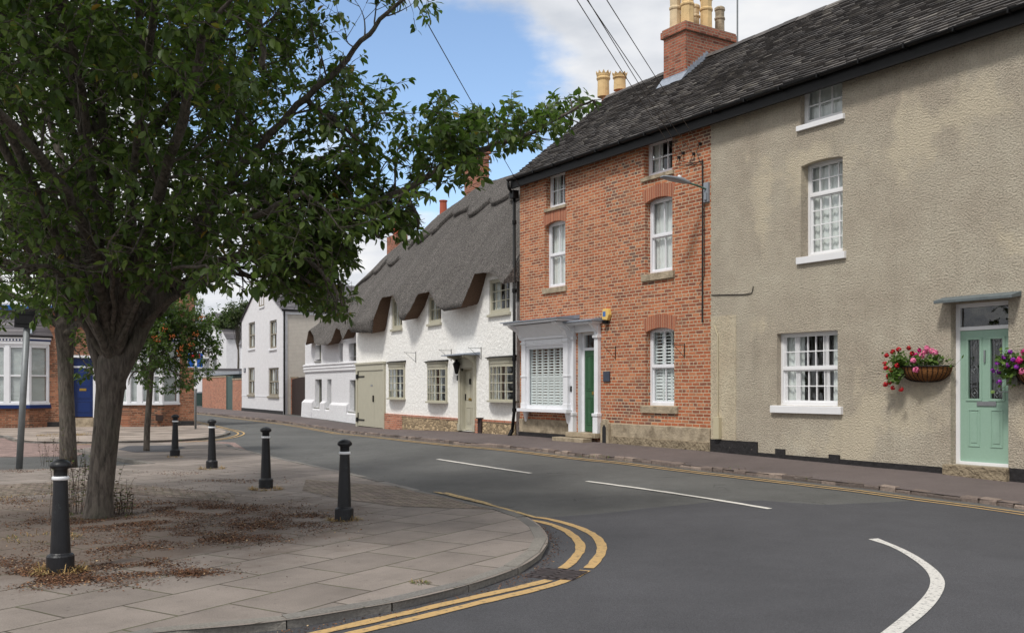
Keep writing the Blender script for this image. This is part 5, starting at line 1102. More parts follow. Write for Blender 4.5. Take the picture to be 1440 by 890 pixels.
for sgn, xe in ((1, gx1+.15), (-1, gx0-.15)):
    L_ = math.hypot(xe-gxm, gza-gze); nc = int(L_/.25)
    for i in range(nc):
        for k in range(int(14.3/.4)):
            t0, t1 = i/nc, (i+1.15)/nc; y0_, y1_ = -.12+k*.4+.01, -.12+(k+1)*.4; pa = (xe+(gxm-xe)*t0, gze-.05+(gza-gze+.1)*t0); pb = (xe+(gxm-xe)*t1, gze-.05+(gza-gze+.1)*t1); u_ = .03*random.uniform(.8, 1.3)
            mb.add([(pa[0]+sgn*u_*.5, y0_, pa[1]+u_), (pa[0]+sgn*u_*.5, y1_, pa[1]+u_), (pb[0], y1_, pb[1]+.006), (pb[0], y0_, pb[1]+.006), (pa[0], y0_, pa[1]-.01), (pa[0], y1_, pa[1]-.01)], [(0, 1, 2, 3), (4, 5, 1, 0)])
mb.build('roof', M['slate2'], gh_)
mb = MB(); mb.box(gx1+.006, gx1+.05, -.05, 14, gze-.22, gze-.06); mb.build('eaves_board', M['white'], gh_)
mb = MB(); mb.tube([(gx1+.08, .05, gze), (gx1+.08, .05, -.1)], .045, 8); mb.tube([(gx1+.13, -.1, gze), (gx1+.13, 14, gze)], .05, 8); mb.build('drainpipe', M['black'], gh_)
mb = MB(); mb.box(gx0-.01, gx1-.004, -.03, -.001, -.3, Gf.at(370, 575.5)[1]); mb.build('plinth', M['pitch'], gh_)
mb = MB(); mb.box(gx0, gx1, -.02, -.001, Gf.at(398, 558)[1]-.02, Gf.at(398, 558)[1]+.02); mb.build('string_course', M['white'], gh_)
nx, nz = Gf.at(344.5, 520.5); mb = MB(); mb.box(nx-.22, nx+.22, -.04, -.001, nz-.13, nz+.13); npl = mb.build('name_plate', M['plaque'], gh_); mb = MB(); mb.box(nx-.16, nx+.16, -.043, -.0405, nz+.03, nz+.06); mb.box(nx-.16, nx+.16, -.043, -.0405, nz-.06, nz-.03); mb.build('lettering', M['upvc'], npl)
stack(gh_, Gf, 432, 456, 400, 384, 8.0, [(.5, 1.6, .2)], dep=.6)
# timber gate and pier beside it
bg_ = root('yard_gate', Gf, label='dark brown boarded gate between the white gable house and the rough white cottage', cat='gate')
pa = Gf.at(402, 583, .4)[0]; pb_ = Gf.at(409, 584, .4)[0]; pc = Gf.at(438, 586, .4)[0]; zt = Gf.at(406, 531, .4)[1]
mb = MB(); k = pb_+.03
while k < pc: mb.box(k, k+.14, .45, .49, .1, zt-.1+.12*math.sin((k-pb_)*.6)); k += .15
mb.build('boards', M['brownwood'], bg_); mb = MB(); mb.box(pb_+.03, pc, .49, .55, .5, .6); mb.box(pb_+.03, pc, .49, .55, 1.7, 1.8); mb.build('gate_frame', M['brownwood'], bg_)
pr_o = root('brick_pier', Gf, label='narrow red brick pier at the corner of the white gable house', cat='brick pier'); mb = MB(); mb.box(gx1+.15, pb_, .4, .8, -.2, zt-.02); mb.build('pier', M['gwall'], pr_o)
mb = MB(); mb.box(gx1+.12, pb_+.03, .37, .83, zt-.02, zt+.05); mb.build('coping', M['stone'], pr_o)
# garden wall and green door in line with the gable
def gwall_(pxa, pxb, pyt, label):
    o = root('garden_wall', Gf, label=label, cat='garden wall', group='brick garden walls by the green gate')
    a_, b_ = Gf.at(pxa, 570)[0], Gf.at(pxb, 570)[0]; z_ = Gf.at((pxa+pxb)/2, pyt)[1]; mb = MB(); mb.box(a_, b_, 0, .23, -.2, z_); mb.build('brickwork', M['gwall'], o); mb = MB(); mb.box(a_-.02, b_+.02, -.03, .26, z_, z_+.1); mb.build('coping', M['stone'], o); return a_, b_, z_
A1 = gwall_(284.5, 318, 531, 'longer brick garden wall left of the narrow green gate'); A2 = gwall_(327, 339.6, 534, 'short brick wall between the green gate and the white gable house')
gg = root('garden_gate', Gf, label='narrow grey green boarded gate between two brick garden walls', cat='gate')
mb = MB(); k = A1[1]+.02
while k < A2[0]-.1: mb.box(k, k+.13, .05, .09, .1, A1[2]+.06); k += .14
mb.build('boards', M['dgreen'], gg); mb = MB(); mb.box(A1[1], A1[1]+.1, .0, .05, 0, A1[2]+.1); mb.box(A2[0]-.1, A2[0]-.002, .0, .05, 0, A1[2]+.1); mb.build('gate_posts', M['dgreen'], gg)
# white houses behind the garden wall
def box_house(name, F, label, x0, x1, y0, y1, ze, mat, ridge='x', zr=None, wins=(), roofm='slate2', cat='house', wm='taupe'):
    o = root(name, F, label=label, cat=cat); mb = MB(); wall(mb, x0, x1, -.3, ze, [w_[:4] for w_ in wins], y0=y0, th=.2); shell(mb, x0, x1, y0, y1, -.3, ze)
    zr = zr or ze+2; ym = (y0+y1)/2; xm_ = (x0+x1)/2
    if ridge == 'x': mb.add([(x0, y0, ze), (x0, ym, zr-.05), (x0, y1, ze)], [(0, 1, 2)]); mb.add([(x1, y0, ze), (x1, ym, zr-.05), (x1, y1, ze)], [(0, 1, 2)])
    else: mb.add([(x0, y0, ze), (xm_, y0, zr-.05), (x1, y0, ze)], [(0, 1, 2)]); mb.add([(x0, y1, ze), (xm_, y1, zr-.05), (x1, y1, ze)], [(0, 1, 2)])
    mb.build('wall', M[mat], o); mb = MB(); n = 12
    def slope(p00, p10, p01, p11):
        for i in range(n):
            t0, t1 = i/n, (i+1)/n; f = lambda a_, b_, t_: tuple(a_[j]+(b_[j]-a_[j])*t_ for j in range(3)); q0, q1, q2, q3 = f(p00, p01, t0), f(p10, p11, t0), f(p10, p11, t1), f(p00, p01, t1)
            up = lambda p, d: (p[0], p[1], p[2]+d); mb.add([up(q0, .05), up(q1, .05), up(q2, .015), up(q3, .015), q0, q1], [(0, 1, 2, 3), (4, 5, 1, 0)])
    if ridge == 'x': slope((x0-.1, y0-.2, ze-.1), (x1+.1, y0-.2, ze-.1), (x0-.1, ym, zr), (x1+.1, ym, zr)); slope((x0-.1, y1+.2, ze-.1), (x1+.1, y1+.2, ze-.1), (x0-.1, ym, zr), (x1+.1, ym, zr))
    else: slope((x0-.2, y0-.1, ze-.1), (x0-.2, y1, ze-.1), (xm_, y0-.1, zr), (xm_, y1, zr)); slope((x1+.2, y0-.1, ze-.1), (x1+.2, y1, ze-.1), (xm_, y0-.1, zr), (xm_, y1, zr))
    mb.build('roof', M[roofm], o)
    for w_ in wins: f = window(o, *w_[:4], y=y0+.06, cols=w_[4], rows=(w_[5], w_[5]), fw=.06, fmat=wm, curtain=None, sill=(.05, .08, .05), sm='white')
    return o
yb = 9.0
xa, xb = Gf.at(322, 500, yb)[0], Gf.at(346, 500, yb)[0]; ze = Gf.at(330, 486, yb)[1]
w1 = [Gf.at(320, 470, yb)[0]+.0, 0, 0, 0]
ww = (Gf.at(319.2, 503, yb-0)[0], Gf.at(324.5, 503, yb)[0], Gf.at(322, 503.5, yb)[1], Gf.at(322, 486.5, yb)[1], 2, 2)
xa = Gf.at(318, 500, yb)[0]
box_house('white_house', Gf, 'white rendered house with low slate roof behind the brick garden wall', xa, xb+6, yb, yb+6, ze, 'white', 'x', Gf.at(330, 459, yb+3)[1], [ww])
yb2 = 7.5; x3, x4 = Gf.at(283, 500, yb2)[0], Gf.at(318.5, 500, yb2)[0]
w3 = (Gf.at(287, 500, yb2)[0], Gf.at(295, 500, yb2)[0], Gf.at(290, 503, yb2)[1], Gf.at(290, 497, yb2)[1], 2, 1)
box_house('white_house', Gf, 'plain white gabled house half hidden by the rowan above the garden wall', x3, x4, yb2, yb2+7, Gf.at(318, 475, yb2)[1], 'wbrick3', 'y', Gf.at(300, 440, yb2)[1], [w3])
sh_ = root('garden_shed', Gf, label='low flat roofed green shed seen over the brick garden wall', cat='shed'); ys = 1.5; s0, s1 = Gf.at(296, 530, ys)[0], Gf.at(341, 530, ys)[0]; zs = Gf.at(320, 527, ys)[1]
mb = MB(); mb.box(s0, s1, ys, ys+3, 0, zs); k = s0
while k < s1: mb.box(k, k+.02, ys-.01, ys-.001, 0, zs-.02); k += .2
mb.build('wall', M['dgreen'], sh_); mb = MB(); mb.box(s0-.2, s1+.2, ys-.3, ys+3.1, zs, zs+.2); mb.build('roof', M['greyfit'], sh_)
# wheelie bin and the end of a white garage by the road
wbn = root('wheelie_bin', Gf, label='green wheelie bin standing at the left end of the brick garden wall', cat='wheelie bin'); bx_, bz_ = Gf.at(281.5, 560, .4)
bx_ -= .2
mb = MB(); mb.add([(bx_-.3, .1, .15), (bx_+.3, .1, .15), (bx_+.3, .7, .15), (bx_-.3, .7, .15), (bx_-.36, .0, 1.15), (bx_+.36, .0, 1.15), (bx_+.36, .8, 1.15), (bx_-.36, .8, 1.15)], [(0, 1, 5, 4), (1, 2, 6, 5), (2, 3, 7, 6), (3, 0, 4, 7), (4, 5, 6, 7), (3, 2, 1, 0)]); mb.build('bin_body', M['dgreen'], wbn, bevel=.02)
mb = MB(); mb.prismx([(-.04, 1.15), (-.04, 1.19), (.4, 1.27), (.86, 1.22), (.86, 1.15)], bx_-.38, bx_+.38); mb.build('lid', M['greyfit'], wbn)
for s_ in (-.26, .26): mb = MB(); mb.tube([(bx_+s_-.03, .72, .22), (bx_+s_+.03, .72, .22)], .12, 12); mb.build('wheel', M['black'], wbn)
bx2 = root('garage_end', Gf, label='pale blue white painted garage end beyond the brick garden wall', cat='garage'); g0_, g1_ = Gf.at(277.5, 560, 1.2)[0], Gf.at(284, 560, 1.2)[0]
mb = MB(); mb.box(g0_, g1_-.05, 1.2, 5, .0, Gf.at(280, 521, 1.2)[1]); mb.build('wall', M['wbrick3'], bx2); mb = MB(); mb.box(g0_-.2, g1_, 1.0, 5.2, Gf.at(280, 521, 1.2)[1], Gf.at(280, 521, 1.2)[1]+.18); mb.build('roof', M['slate2'], bx2)
# ------------------------------------------------------------------ terrace of brick cottages on the left
tdr = (.969, .248); nrm = math.hypot(*tdr)
Tf = Fac(720+F_PX*tdr[0]/tdr[1]*1.0, G(273, 598)); 
# flip: this frame's local x must run to the right, away from the camera
Tf.dr = (tdr[0]/nrm, tdr[1]/nrm); Tf.b = (-Tf.dr[1], Tf.dr[0])
tr = root('brick_terrace', Tf, label='low red brick terrace with white bay windows and royal blue door behind the trees', cat='house')
def opt(a, b, t_, bt, y=0): x0 = Tf.at(a, t_, y)[0]; x1 = Tf.at(b, t_, y)[0]; xm_ = (a+b)/2; return [x0, x1, Tf.at(xm_, bt, y)[1], Tf.at(xm_, t_, y)[1]]
TE = Tf.at(20, 434)[1]+.0; tx0 = -26
od = opt(103, 131, 503, 587); bayL = opt(-40, 69, 484, 569); bayR = opt(160, 252, 484, 569)
up = [opt(20, 50, 400, 425)]
print('terrace', TE, od, bayL, bayR)
mb = MB(); wall(mb, tx0, 0, -.3, TE, [od, [bayL[0]+.3, bayL[1]-.3, bayL[2]+.2, bayL[3]-.1], [bayR[0]+.3, bayR[1]-.3, bayR[2]+.2, bayR[3]-.1]], th=.3)
sk = (-7.0, 9.0)   # the side wall follows the main road, so the plan is skewed
mb.add([(0, 0, -.3), (sk[0], sk[1], -.3), (sk[0], sk[1], TE+.0), (0, 0, TE)], [(0, 1, 2, 3)]); mb.add([(tx0, 0, -.3), (tx0, 9, -.3), (tx0, 9, TE), (tx0, 0, TE)], [(0, 1, 2, 3)]); mb.add([(tx0, 9, -.3), (sk[0], 9, -.3), (sk[0], 9, TE), (tx0, 9, TE)], [(0, 1, 2, 3)])
gbx = Tf.at(276, 412)[0]; mb.build('wall', M['brick2'], tr)
zr_ = TE+.35
mb = MB(); mb.add([(tx0, -.25, TE), (.1, -.25, TE), (-3.3, 4.5, zr_), (tx0, 4.5, zr_)], [(0, 1, 2, 3)]); mb.add([(tx0, 9.2, TE), (sk[0]+.1, 9.2, TE), (-3.3, 4.5, zr_), (tx0, 4.5, zr_)], [(0, 1, 2, 3)]); mb.add([(.1, -.25, TE), (sk[0]+.1, 9.2, TE), (-3.3, 4.5, zr_)], [(0, 1, 2)]); mb.build('roof', M['slate2'], tr)
mb = MB(); zt4 = Tf.at(262, 396, .2)[1]; mb.box(Tf.at(238, 420, .2)[0], -.02, .1, 1.0, TE-.5, zt4); mb.box(Tf.at(236, 420, .2)[0], .04, .04, 1.06, zt4-.3, zt4-.12); tch = mb.build('chimney', M['brick2'], tr)
mb = MB(); mb.box(tx0, Tf.at(64, 430)[0]+2, -.36, -.24, Tf.at(20, 436, -.3)[1], Tf.at(20, 429, -.3)[1]); mb.build('gutter', M['blue2'], tr, bevel=.01)
def bay(x0, x1, z0, z1, ins, front, lower, label):
    bb = empty('bay_window', (0, 0, 0)); bb.parent = tr; P = .55
    poly = [(x0, -.0), (x0+ins, -P), (x1-ins, -P), (x1, -.0)]
    mb = MB()
    def band(za, zb, out, mi=0):
        p = [(poly[0][0]-out, 0), (poly[1][0]-out*.5, -P-out), (poly[2][0]+out*.5, -P-out), (poly[3][0]+out, 0)]
        mb.add([(x, y, za) for x, y in p]+[(x, y, zb) for x, y in p], [(0, 1, 5, 4), (1, 2, 6, 5), (2, 3, 7, 6), (3, 2, 1, 0), (4, 5, 6, 7)], mi)
    band(z0, z0+.09, .04); band(z1-.09, z1, .0)
    def panel(p, q, fr, mullions, sash=True):
        p, q = Vector((*p, 0)), Vector((*q, 0)); d = (q-p); l = d.length; d.normalize(); n_ = Vector((d.y, -d.x, 0)); 
        def b(s0, s1, za, zb, t0=0., t1=.06): mb.obox(p+d*(s0+s1)/2-n_*(t0+t1)/2+Vector((0, 0, (za+zb)/2)), d, n_, (0, 0, 1), (s1-s0)/2, (t1-t0)/2, (zb-za)/2)
        b(0, fr, z0+.09, z1-.09, -.02); b(l-fr, l, z0+.09, z1-.09, -.02); zm = (z0+z1)/2-.05
        ed = [0]+mullions+[1]
        for k in mullions: b(l*k-fr, l*k+fr, z0+.09, z1-.09, -.02)
        for u0, u1 in zip(ed, ed[1:]):
            s0, s1 = l*u0+fr, l*u1-fr
            b(s0, s0+.035, z0+.09, z1-.09, .01); b(s1-.035, s1, z0+.09, z1-.09, .01); b(s0, s1, zm-.03, zm+.03, .005); b(s0, s1, z0+.09, z0+.15, .01); b(s0, s1, z1-.15, z1-.09, .01)
        g.add([p-n_*.04+Vector((0, 0, z0+.1)), q-n_*.04+Vector((0, 0, z0+.1)), q-n_*.04+Vector((0, 0, z1-.1)), p-n_*.04+Vector((0, 0, z1-.1))], [(0, 1, 2, 3)])
        zz = z0+.12
        while zz < z1-.1:
            a_ = p-n_*.09; b__ = q-n_*.09; bl.add([a_+Vector((0, 0, zz)), b__+Vector((0, 0, zz)), b__-n_*.03+Vector((0, 0, zz+.035)), a_-n_*.03+Vector((0, 0, zz+.035))], [(0, 1, 2, 3)]); zz += .045
    g = MB(); bl = MB()
    panel(poly[0], poly[1], .07, []); panel(poly[1], poly[2], .09, front); panel(poly[2], poly[3], .07, [])
    mb.build('frame', M['white'], bb); g.build('glass', M['glass'], bb); bl.build('blind', M['blind'], bb)
    mb = MB(); band(-.3, z0, -.03); mb.build('bay_base', M['brick2'], bb)
    if lower: mb = MB(); band(z0-.14, z0, .08); mb.build('sill', M['blue'], bb)
    mb = MB(); band(z1, z1+.12, .05); mb.build('frieze', M['white'], bb); mb = MB(); band(z1+.12, z1+.19, .07); mb.build('blue_band', M['blue'], bb); mb = MB(); band(z1+.19, z1+.27, .09); mb.build('cornice', M['white'], bb)
    mb = MB(); k = x0+ins
    while k < x1-ins: mb.box(k, k+.06, -P-.085, -P-.07, z1+.12, z1+.19); k += .12
    mb.build('dentils', M['upvc'], bb)
    mb = MB(); band(z1+.27, z1+.33, .14); mb.build('gutter', M['black'], bb)
    zt_ = z1+.33; rt = Tf.at(20, 441)[1]
    mb = MB(); A_ = [(poly[0][0]-.15, 0), (poly[1][0]-.08, -P-.14), (poly[2][0]+.08, -P-.14), (poly[3][0]+.15, 0)]; B_ = [(x0+.25, -.002), (x0+.5, -.005), (x1-.5, -.005), (x1-.25, -.002)]
    n = 7
    for i in range(n):
        t0, t1 = i/n, (i+1.1)/n; f = lambda P_, Q_, t_, dz=0: (P_[0]+(Q_[0]-P_[0])*t_, P_[1]+(Q_[1]-P_[1])*t_, zt_+(rt-zt_)*t_+dz)
        for k in range(3): mb.add([f(A_[k], B_[k], t0, .03), f(A_[k+1], B_[k+1], t0, .03), f(A_[k+1], B_[k+1], min(1, t1)), f(A_[k], B_[k], min(1, t1)), f(A_[k], B_[k], t0), f(A_[k+1], B_[k+1], t0)], [(0, 1, 2, 3), (4, 5, 1, 0)])
    rr = mb.build('bay_roof', M['slate2'], bb)
    mb = MB()
    for k in (1, 2): mb.tube([(A_[k][0], A_[k][1], zt_+.05), (B_[k][0], B_[k][1]-.02, rt+.04)], .06, 6)
    mb.box(x0+.2, x1-.2, -.05, -.001, rt-.02, rt+.14); mb.build('hip_lead', M['lead'], rr)
bay(*bayL, .62, [.5], True, ''); bay(*bayR, .62, [.35, .68], False, '')
a, b, c, e = od
mb = MB(); mb.box(b-.0, b+.1, -.04, .1, c, e+.1); mb.box(a-.1, a, -.04, .1, c, e+.1); mb.box(a, b, -.04, .1, e, e+.1); mb.box(a, b, .1, .16, c+2.05, c+2.12); mb.build('door_frame', M['white'], tr)
dl = door_leaf(tr, a, b, c+.03, e, .12, 'blue', [(.1, .9, .5, .95), (.1, .9, .3, .46), (.1, .9, .06, .26)]); mb = MB(); mb.box(a+.22, a+.48, .1, .119, c+1.1, c+1.2); mb.build('letter_box', M['brass'], dl)
mb = MB(); mb.box(a-.15, b+.15, -.3, .1, -.1, c-.02); mb.build('door_step', M['stone'], tr); mb = MB(); mb.box(tx0, -.01, -.03, -.001, -.2, Tf.at(200, 592)[1]); mb.build('plinth', M['pitch'], tr)
xb_, zb_2 = Tf.at(224, 588, -.65); mb = MB(); mb.box(xb_-.14, xb_+.14, -.72, -.56, zb_2-.1, zb_2+.14); mb.build('meter_box', M['brownwood'], tr)
# ------------------------------------------------------------------ street furniture
def bollard_mb():
    mb = MB(); mb.lathe([(.135, -.02), (.135, .17), (.128, .185), (.105, .2), (.098, .215), (.082, .79), (.08, .80)], n=24, ph=.1); return mb
def make_bollard():
    r_ = empty('bollard', (0, 0, 0)); pr = [(.113, -.02), (.113, .135), (.104, .15), (.09, .155), (.083, .165), (.058, .80)]
    MB().lathe(pr, n=24).build('shaft', M['bollard'], r_, True).data.polygons.foreach_set('use_smooth', [False]*(24*5+2))
    MB().lathe([(.064, .795), (.071, .802), (.071, .822), (.064, .829)], n=24).build('white_band', M['white'], r_, True)
    MB().lathe([(.056, .829), (.056, .888), (.076, .898), (.088, .912), (.089, .928), (.078, .948), (.055, .966), (.025, .977), (.0, .98)], n=24).build('cap', M['bollard'], r_, True); return r_
bl_pts = [((85, 803), 'nearest black bollard with a white band, left of the large tree in the foreground'), ((484, 731), 'black bollard nearest the kerb and the road bend'), ((374, 686), 'black bollard third from the camera, mid pavement'), ((298, 658), 'black bollard fourth from the camera, beside the side road'), ((246, 641), 'farthest black bollard, next to the slim rowan trunk')]
bp = None
for i, (p_, lb) in enumerate(bl_pts):
    if bp is None: o = bp = make_bollard()
    else:
        o = bp.copy(); C.objects.link(o)
        for ch_ in [c_ for c_ in bp.children]: c2_ = ch_.copy(); C.objects.link(c2_); c2_.parent = o
    X_, Y_ = G(*p_); o.location = (X_, Y_, 0); o.rotation_euler = (random.uniform(-.012, .012), random.uniform(-.015, .015), random.uniform(0, 6)); tag(o, lb, 'bollard', 'black bollards along the pavement')
# leaning post with the back of a sign
X_, Y_ = G(27, 658); ps = empty('sign_post', (X_, Y_, 0), 0, label='leaning grey post carrying a dark square sign seen from the back, far left', cat='sign post'); ps.rotation_euler = (0, .055, 0)
s_ = Y_/F_PX
MB().tube([(0, 0, -.1), (0, 0, 200*s_)], .062, 12).build('post', M['steel'], ps, True)
mb = MB(); mb.box(-.21, .21, -.1, -.075, 197*s_, 224*s_); mb.build('sign_plate', M['black'], ps, bevel=.01)
mb = MB(); mb.box(-.18, .18, -.118, -.1, 203*s_, 205*s_); mb.box(-.18, .18, -.118, -.1, 216*s_, 218*s_); mb.build('sign_channel', M['black'], ps)
# no through road sign
X_, Y_ = G(275, 603); s_ = Y_/F_PX; ns = empty('road_sign', (X_, Y_, 0), math.radians(14), label='blue no through road sign with red topped T at the brick corner', cat='road sign')
MB().tube([(0, 0, -.1), (0, 0, 108*s_)], .04, 10).build('pole', M['steel'], ns, True)
mb = MB(); z0, z1 = 86*s_, 107*s_; mb.box(-.3, .3, -.075, -.05, z0, z1); sp_ = mb.build('sign_plate', simple('sign_blue', lin((20, 90, 190)), .4, .04), ns, bevel=.02)
zm = (z0+z1)/2; mb = MB(); mb.box(-.055, .055, -.078, -.0755, zm-.24, zm+.1); mb.build('white_stem', M['upvc'], sp_); mb = MB(); mb.box(-.18, .18, -.078, -.0755, zm+.1, zm+.22); mb.build('red_bar', simple('sign_red', lin((190, 30, 36)), .4, .04), sp_)
mb = MB(); mb.box(-.298, .298, -.0765, -.0755, z0+.005, z0+.025); mb.box(-.298, .298, -.0765, -.0755, z1-.025, z1-.005); mb.box(-.298, -.278, -.0765, -.0755, z0+.025, z1-.025); mb.box(.278, .298, -.0765, -.0755, z0+.025, z1-.025); mb.build('white_border', M['upvc'], sp_)
mb = MB(); mb.box(-.045, .045, -.045, -.0405, 1.55, 1.8); mb.build('sticker', M['upvc'], ns)
# drain grate
g0, g1, g2, g3 = [G(x, y, -.07) for x, y in ((738, 812), (797, 817), (826, 804), (765, 801))]
dg = empty('drain_grate', (*g0, -.065), math.atan2(g1[1]-g0[1], g1[0]-g0[0]), label='rusty slatted drain grate in the gutter between the yellow lines', cat='drain grate')
wx = math.hypot(g1[0]-g0[0], g1[1]-g0[1]); wy = .42; wx = .44
mb = MB(); t_ = .025
for b_ in ((0, wx, 0, t_), (0, wx, wy-t_, wy), (0, t_, t_, wy-t_), (wx-t_, wx, t_, wy-t_), (wx/2-.01, wx/2+.01, t_, wy-t_)): mb.box(b_[0], b_[1], b_[2], b_[3], -.02, .0155)
k = -wy
while k < wx:
    a_ = (max(k, 0), max(0, -k) if k < 0 else 0); l_ = min(wx-a_[0], wy-a_[1])
    if l_ > .05: mb.obox((a_[0]+l_/2, a_[1]+l_/2, .0125), (1, 1, 0), (-1, 1, 0), (0, 0, 1), l_*.7071, .011, .003)
    k += .078
mb.build('grating', M['rust'], dg); mb = MB(); mb.box(.01, wx-.01, .01, wy-.01, -.01, .0105); mb.build('gap_shade', M['dark'], dg)  # flat plate under the bars, coloured black for the shade in the gaps
# cable to the cottage, passing behind the tree
P0 = Vector((*Cf.world(*[Cf.at(702, 292, .0)[0], .9]), Cf.at(702, 292, .9)[1])); sc0 = (720+F_PX*P0.x/P0.y, 545-F_PX*(P0.z-CZ)/P0.y); u_, v_ = 590+(590-655)*2.2, 40+(40-175)*2.2; Y_ = 9.0
Q = Vector(((u_-720)/F_PX*Y_, Y_, CZ+(545-v_)/F_PX*Y_)); o = MB().tube(cat_curve(P0, Q+(Q-P0)*.8, .1), .008, 5).build('overhead_wire', M['wire']); tag(o, 'single thin wire dropping behind the tree towards the thatched roof', 'wire', 'wires strung over the street')
# ------------------------------------------------------------------ trees
LEAF_T = np.array([[0, 0, 0], [.5, 0, -.03], [1, 0, -.16], [.28, .24, .05], [.68, .2, .0], [.28, -.24, .05], [.68, -.2, .0]])
LEAF_F = [(0, 1, 4, 3), (1, 2, 4), (0, 5, 6, 1), (1, 6, 2)]
def leaves_mesh(name, pos, dirs, nor, size, mat, parent, T=LEAF_T, Fc=LEAF_F):
    pos, dirs, nor, size = map(np.asarray, (pos, dirs, nor, size)); n = len(pos)
    x = dirs/np.linalg.norm(dirs, axis=1, keepdims=True); y = np.cross(nor, x); y /= np.linalg.norm(y, axis=1, keepdims=True)+1e-9; z = np.cross(x, y)
    v = pos[:, None, :]+size[:, None, None]*(T[None, :, 0:1]*x[:, None, :]+T[None, :, 1:2]*y[:, None, :]+T[None, :, 2:3]*z[:, None, :]); v = v.reshape(-1, 3); nt_ = len(T)
    base = (np.arange(n)*nt_)[:, None]; loops = []; tot = []
    fl = np.concatenate([np.array(f) for f in Fc]); lt = np.array([len(f) for f in Fc])
    li = (base+fl[None, :]).reshape(-1); tot = np.tile(lt, n); st = np.concatenate([[0], np.cumsum(tot)[:-1]])
    me = bpy.data.meshes.new(name); me.vertices.add(len(v)); me.vertices.foreach_set('co', v.astype(np.float32).reshape(-1)); me.loops.add(len(li)); me.loops.foreach_set('vertex_index', li.astype(np.int32)); me.polygons.add(len(tot)); me.polygons.foreach_set('loop_start', st.astype(np.int32)); me.polygons.foreach_set('loop_total', tot.astype(np.int32)); me.update(calc_edges=True); me.validate(); me.materials.append(M[mat])
    o = bpy.data.objects.new(name, me); C.objects.link(o); o.parent = parent; return o
def inside(poly, x, y):
    c = False; j = len(poly)-1
    for i in range(len(poly)):
        xi, yi = poly[i]; xj, yj = poly[j]
        if (yi > y) != (yj > y) and x < (xj-xi)*(y-yi)/(yj-yi)+xi: c = not c
        j = i
    return c
def at3(px, py, Y): return Vector(((px-720)/F_PX*Y, Y, CZ+(545-py)/F_PX*Y))
def scr(p): return 720+F_PX*p.x/p.y, 545-F_PX*(p.z-CZ)/p.y
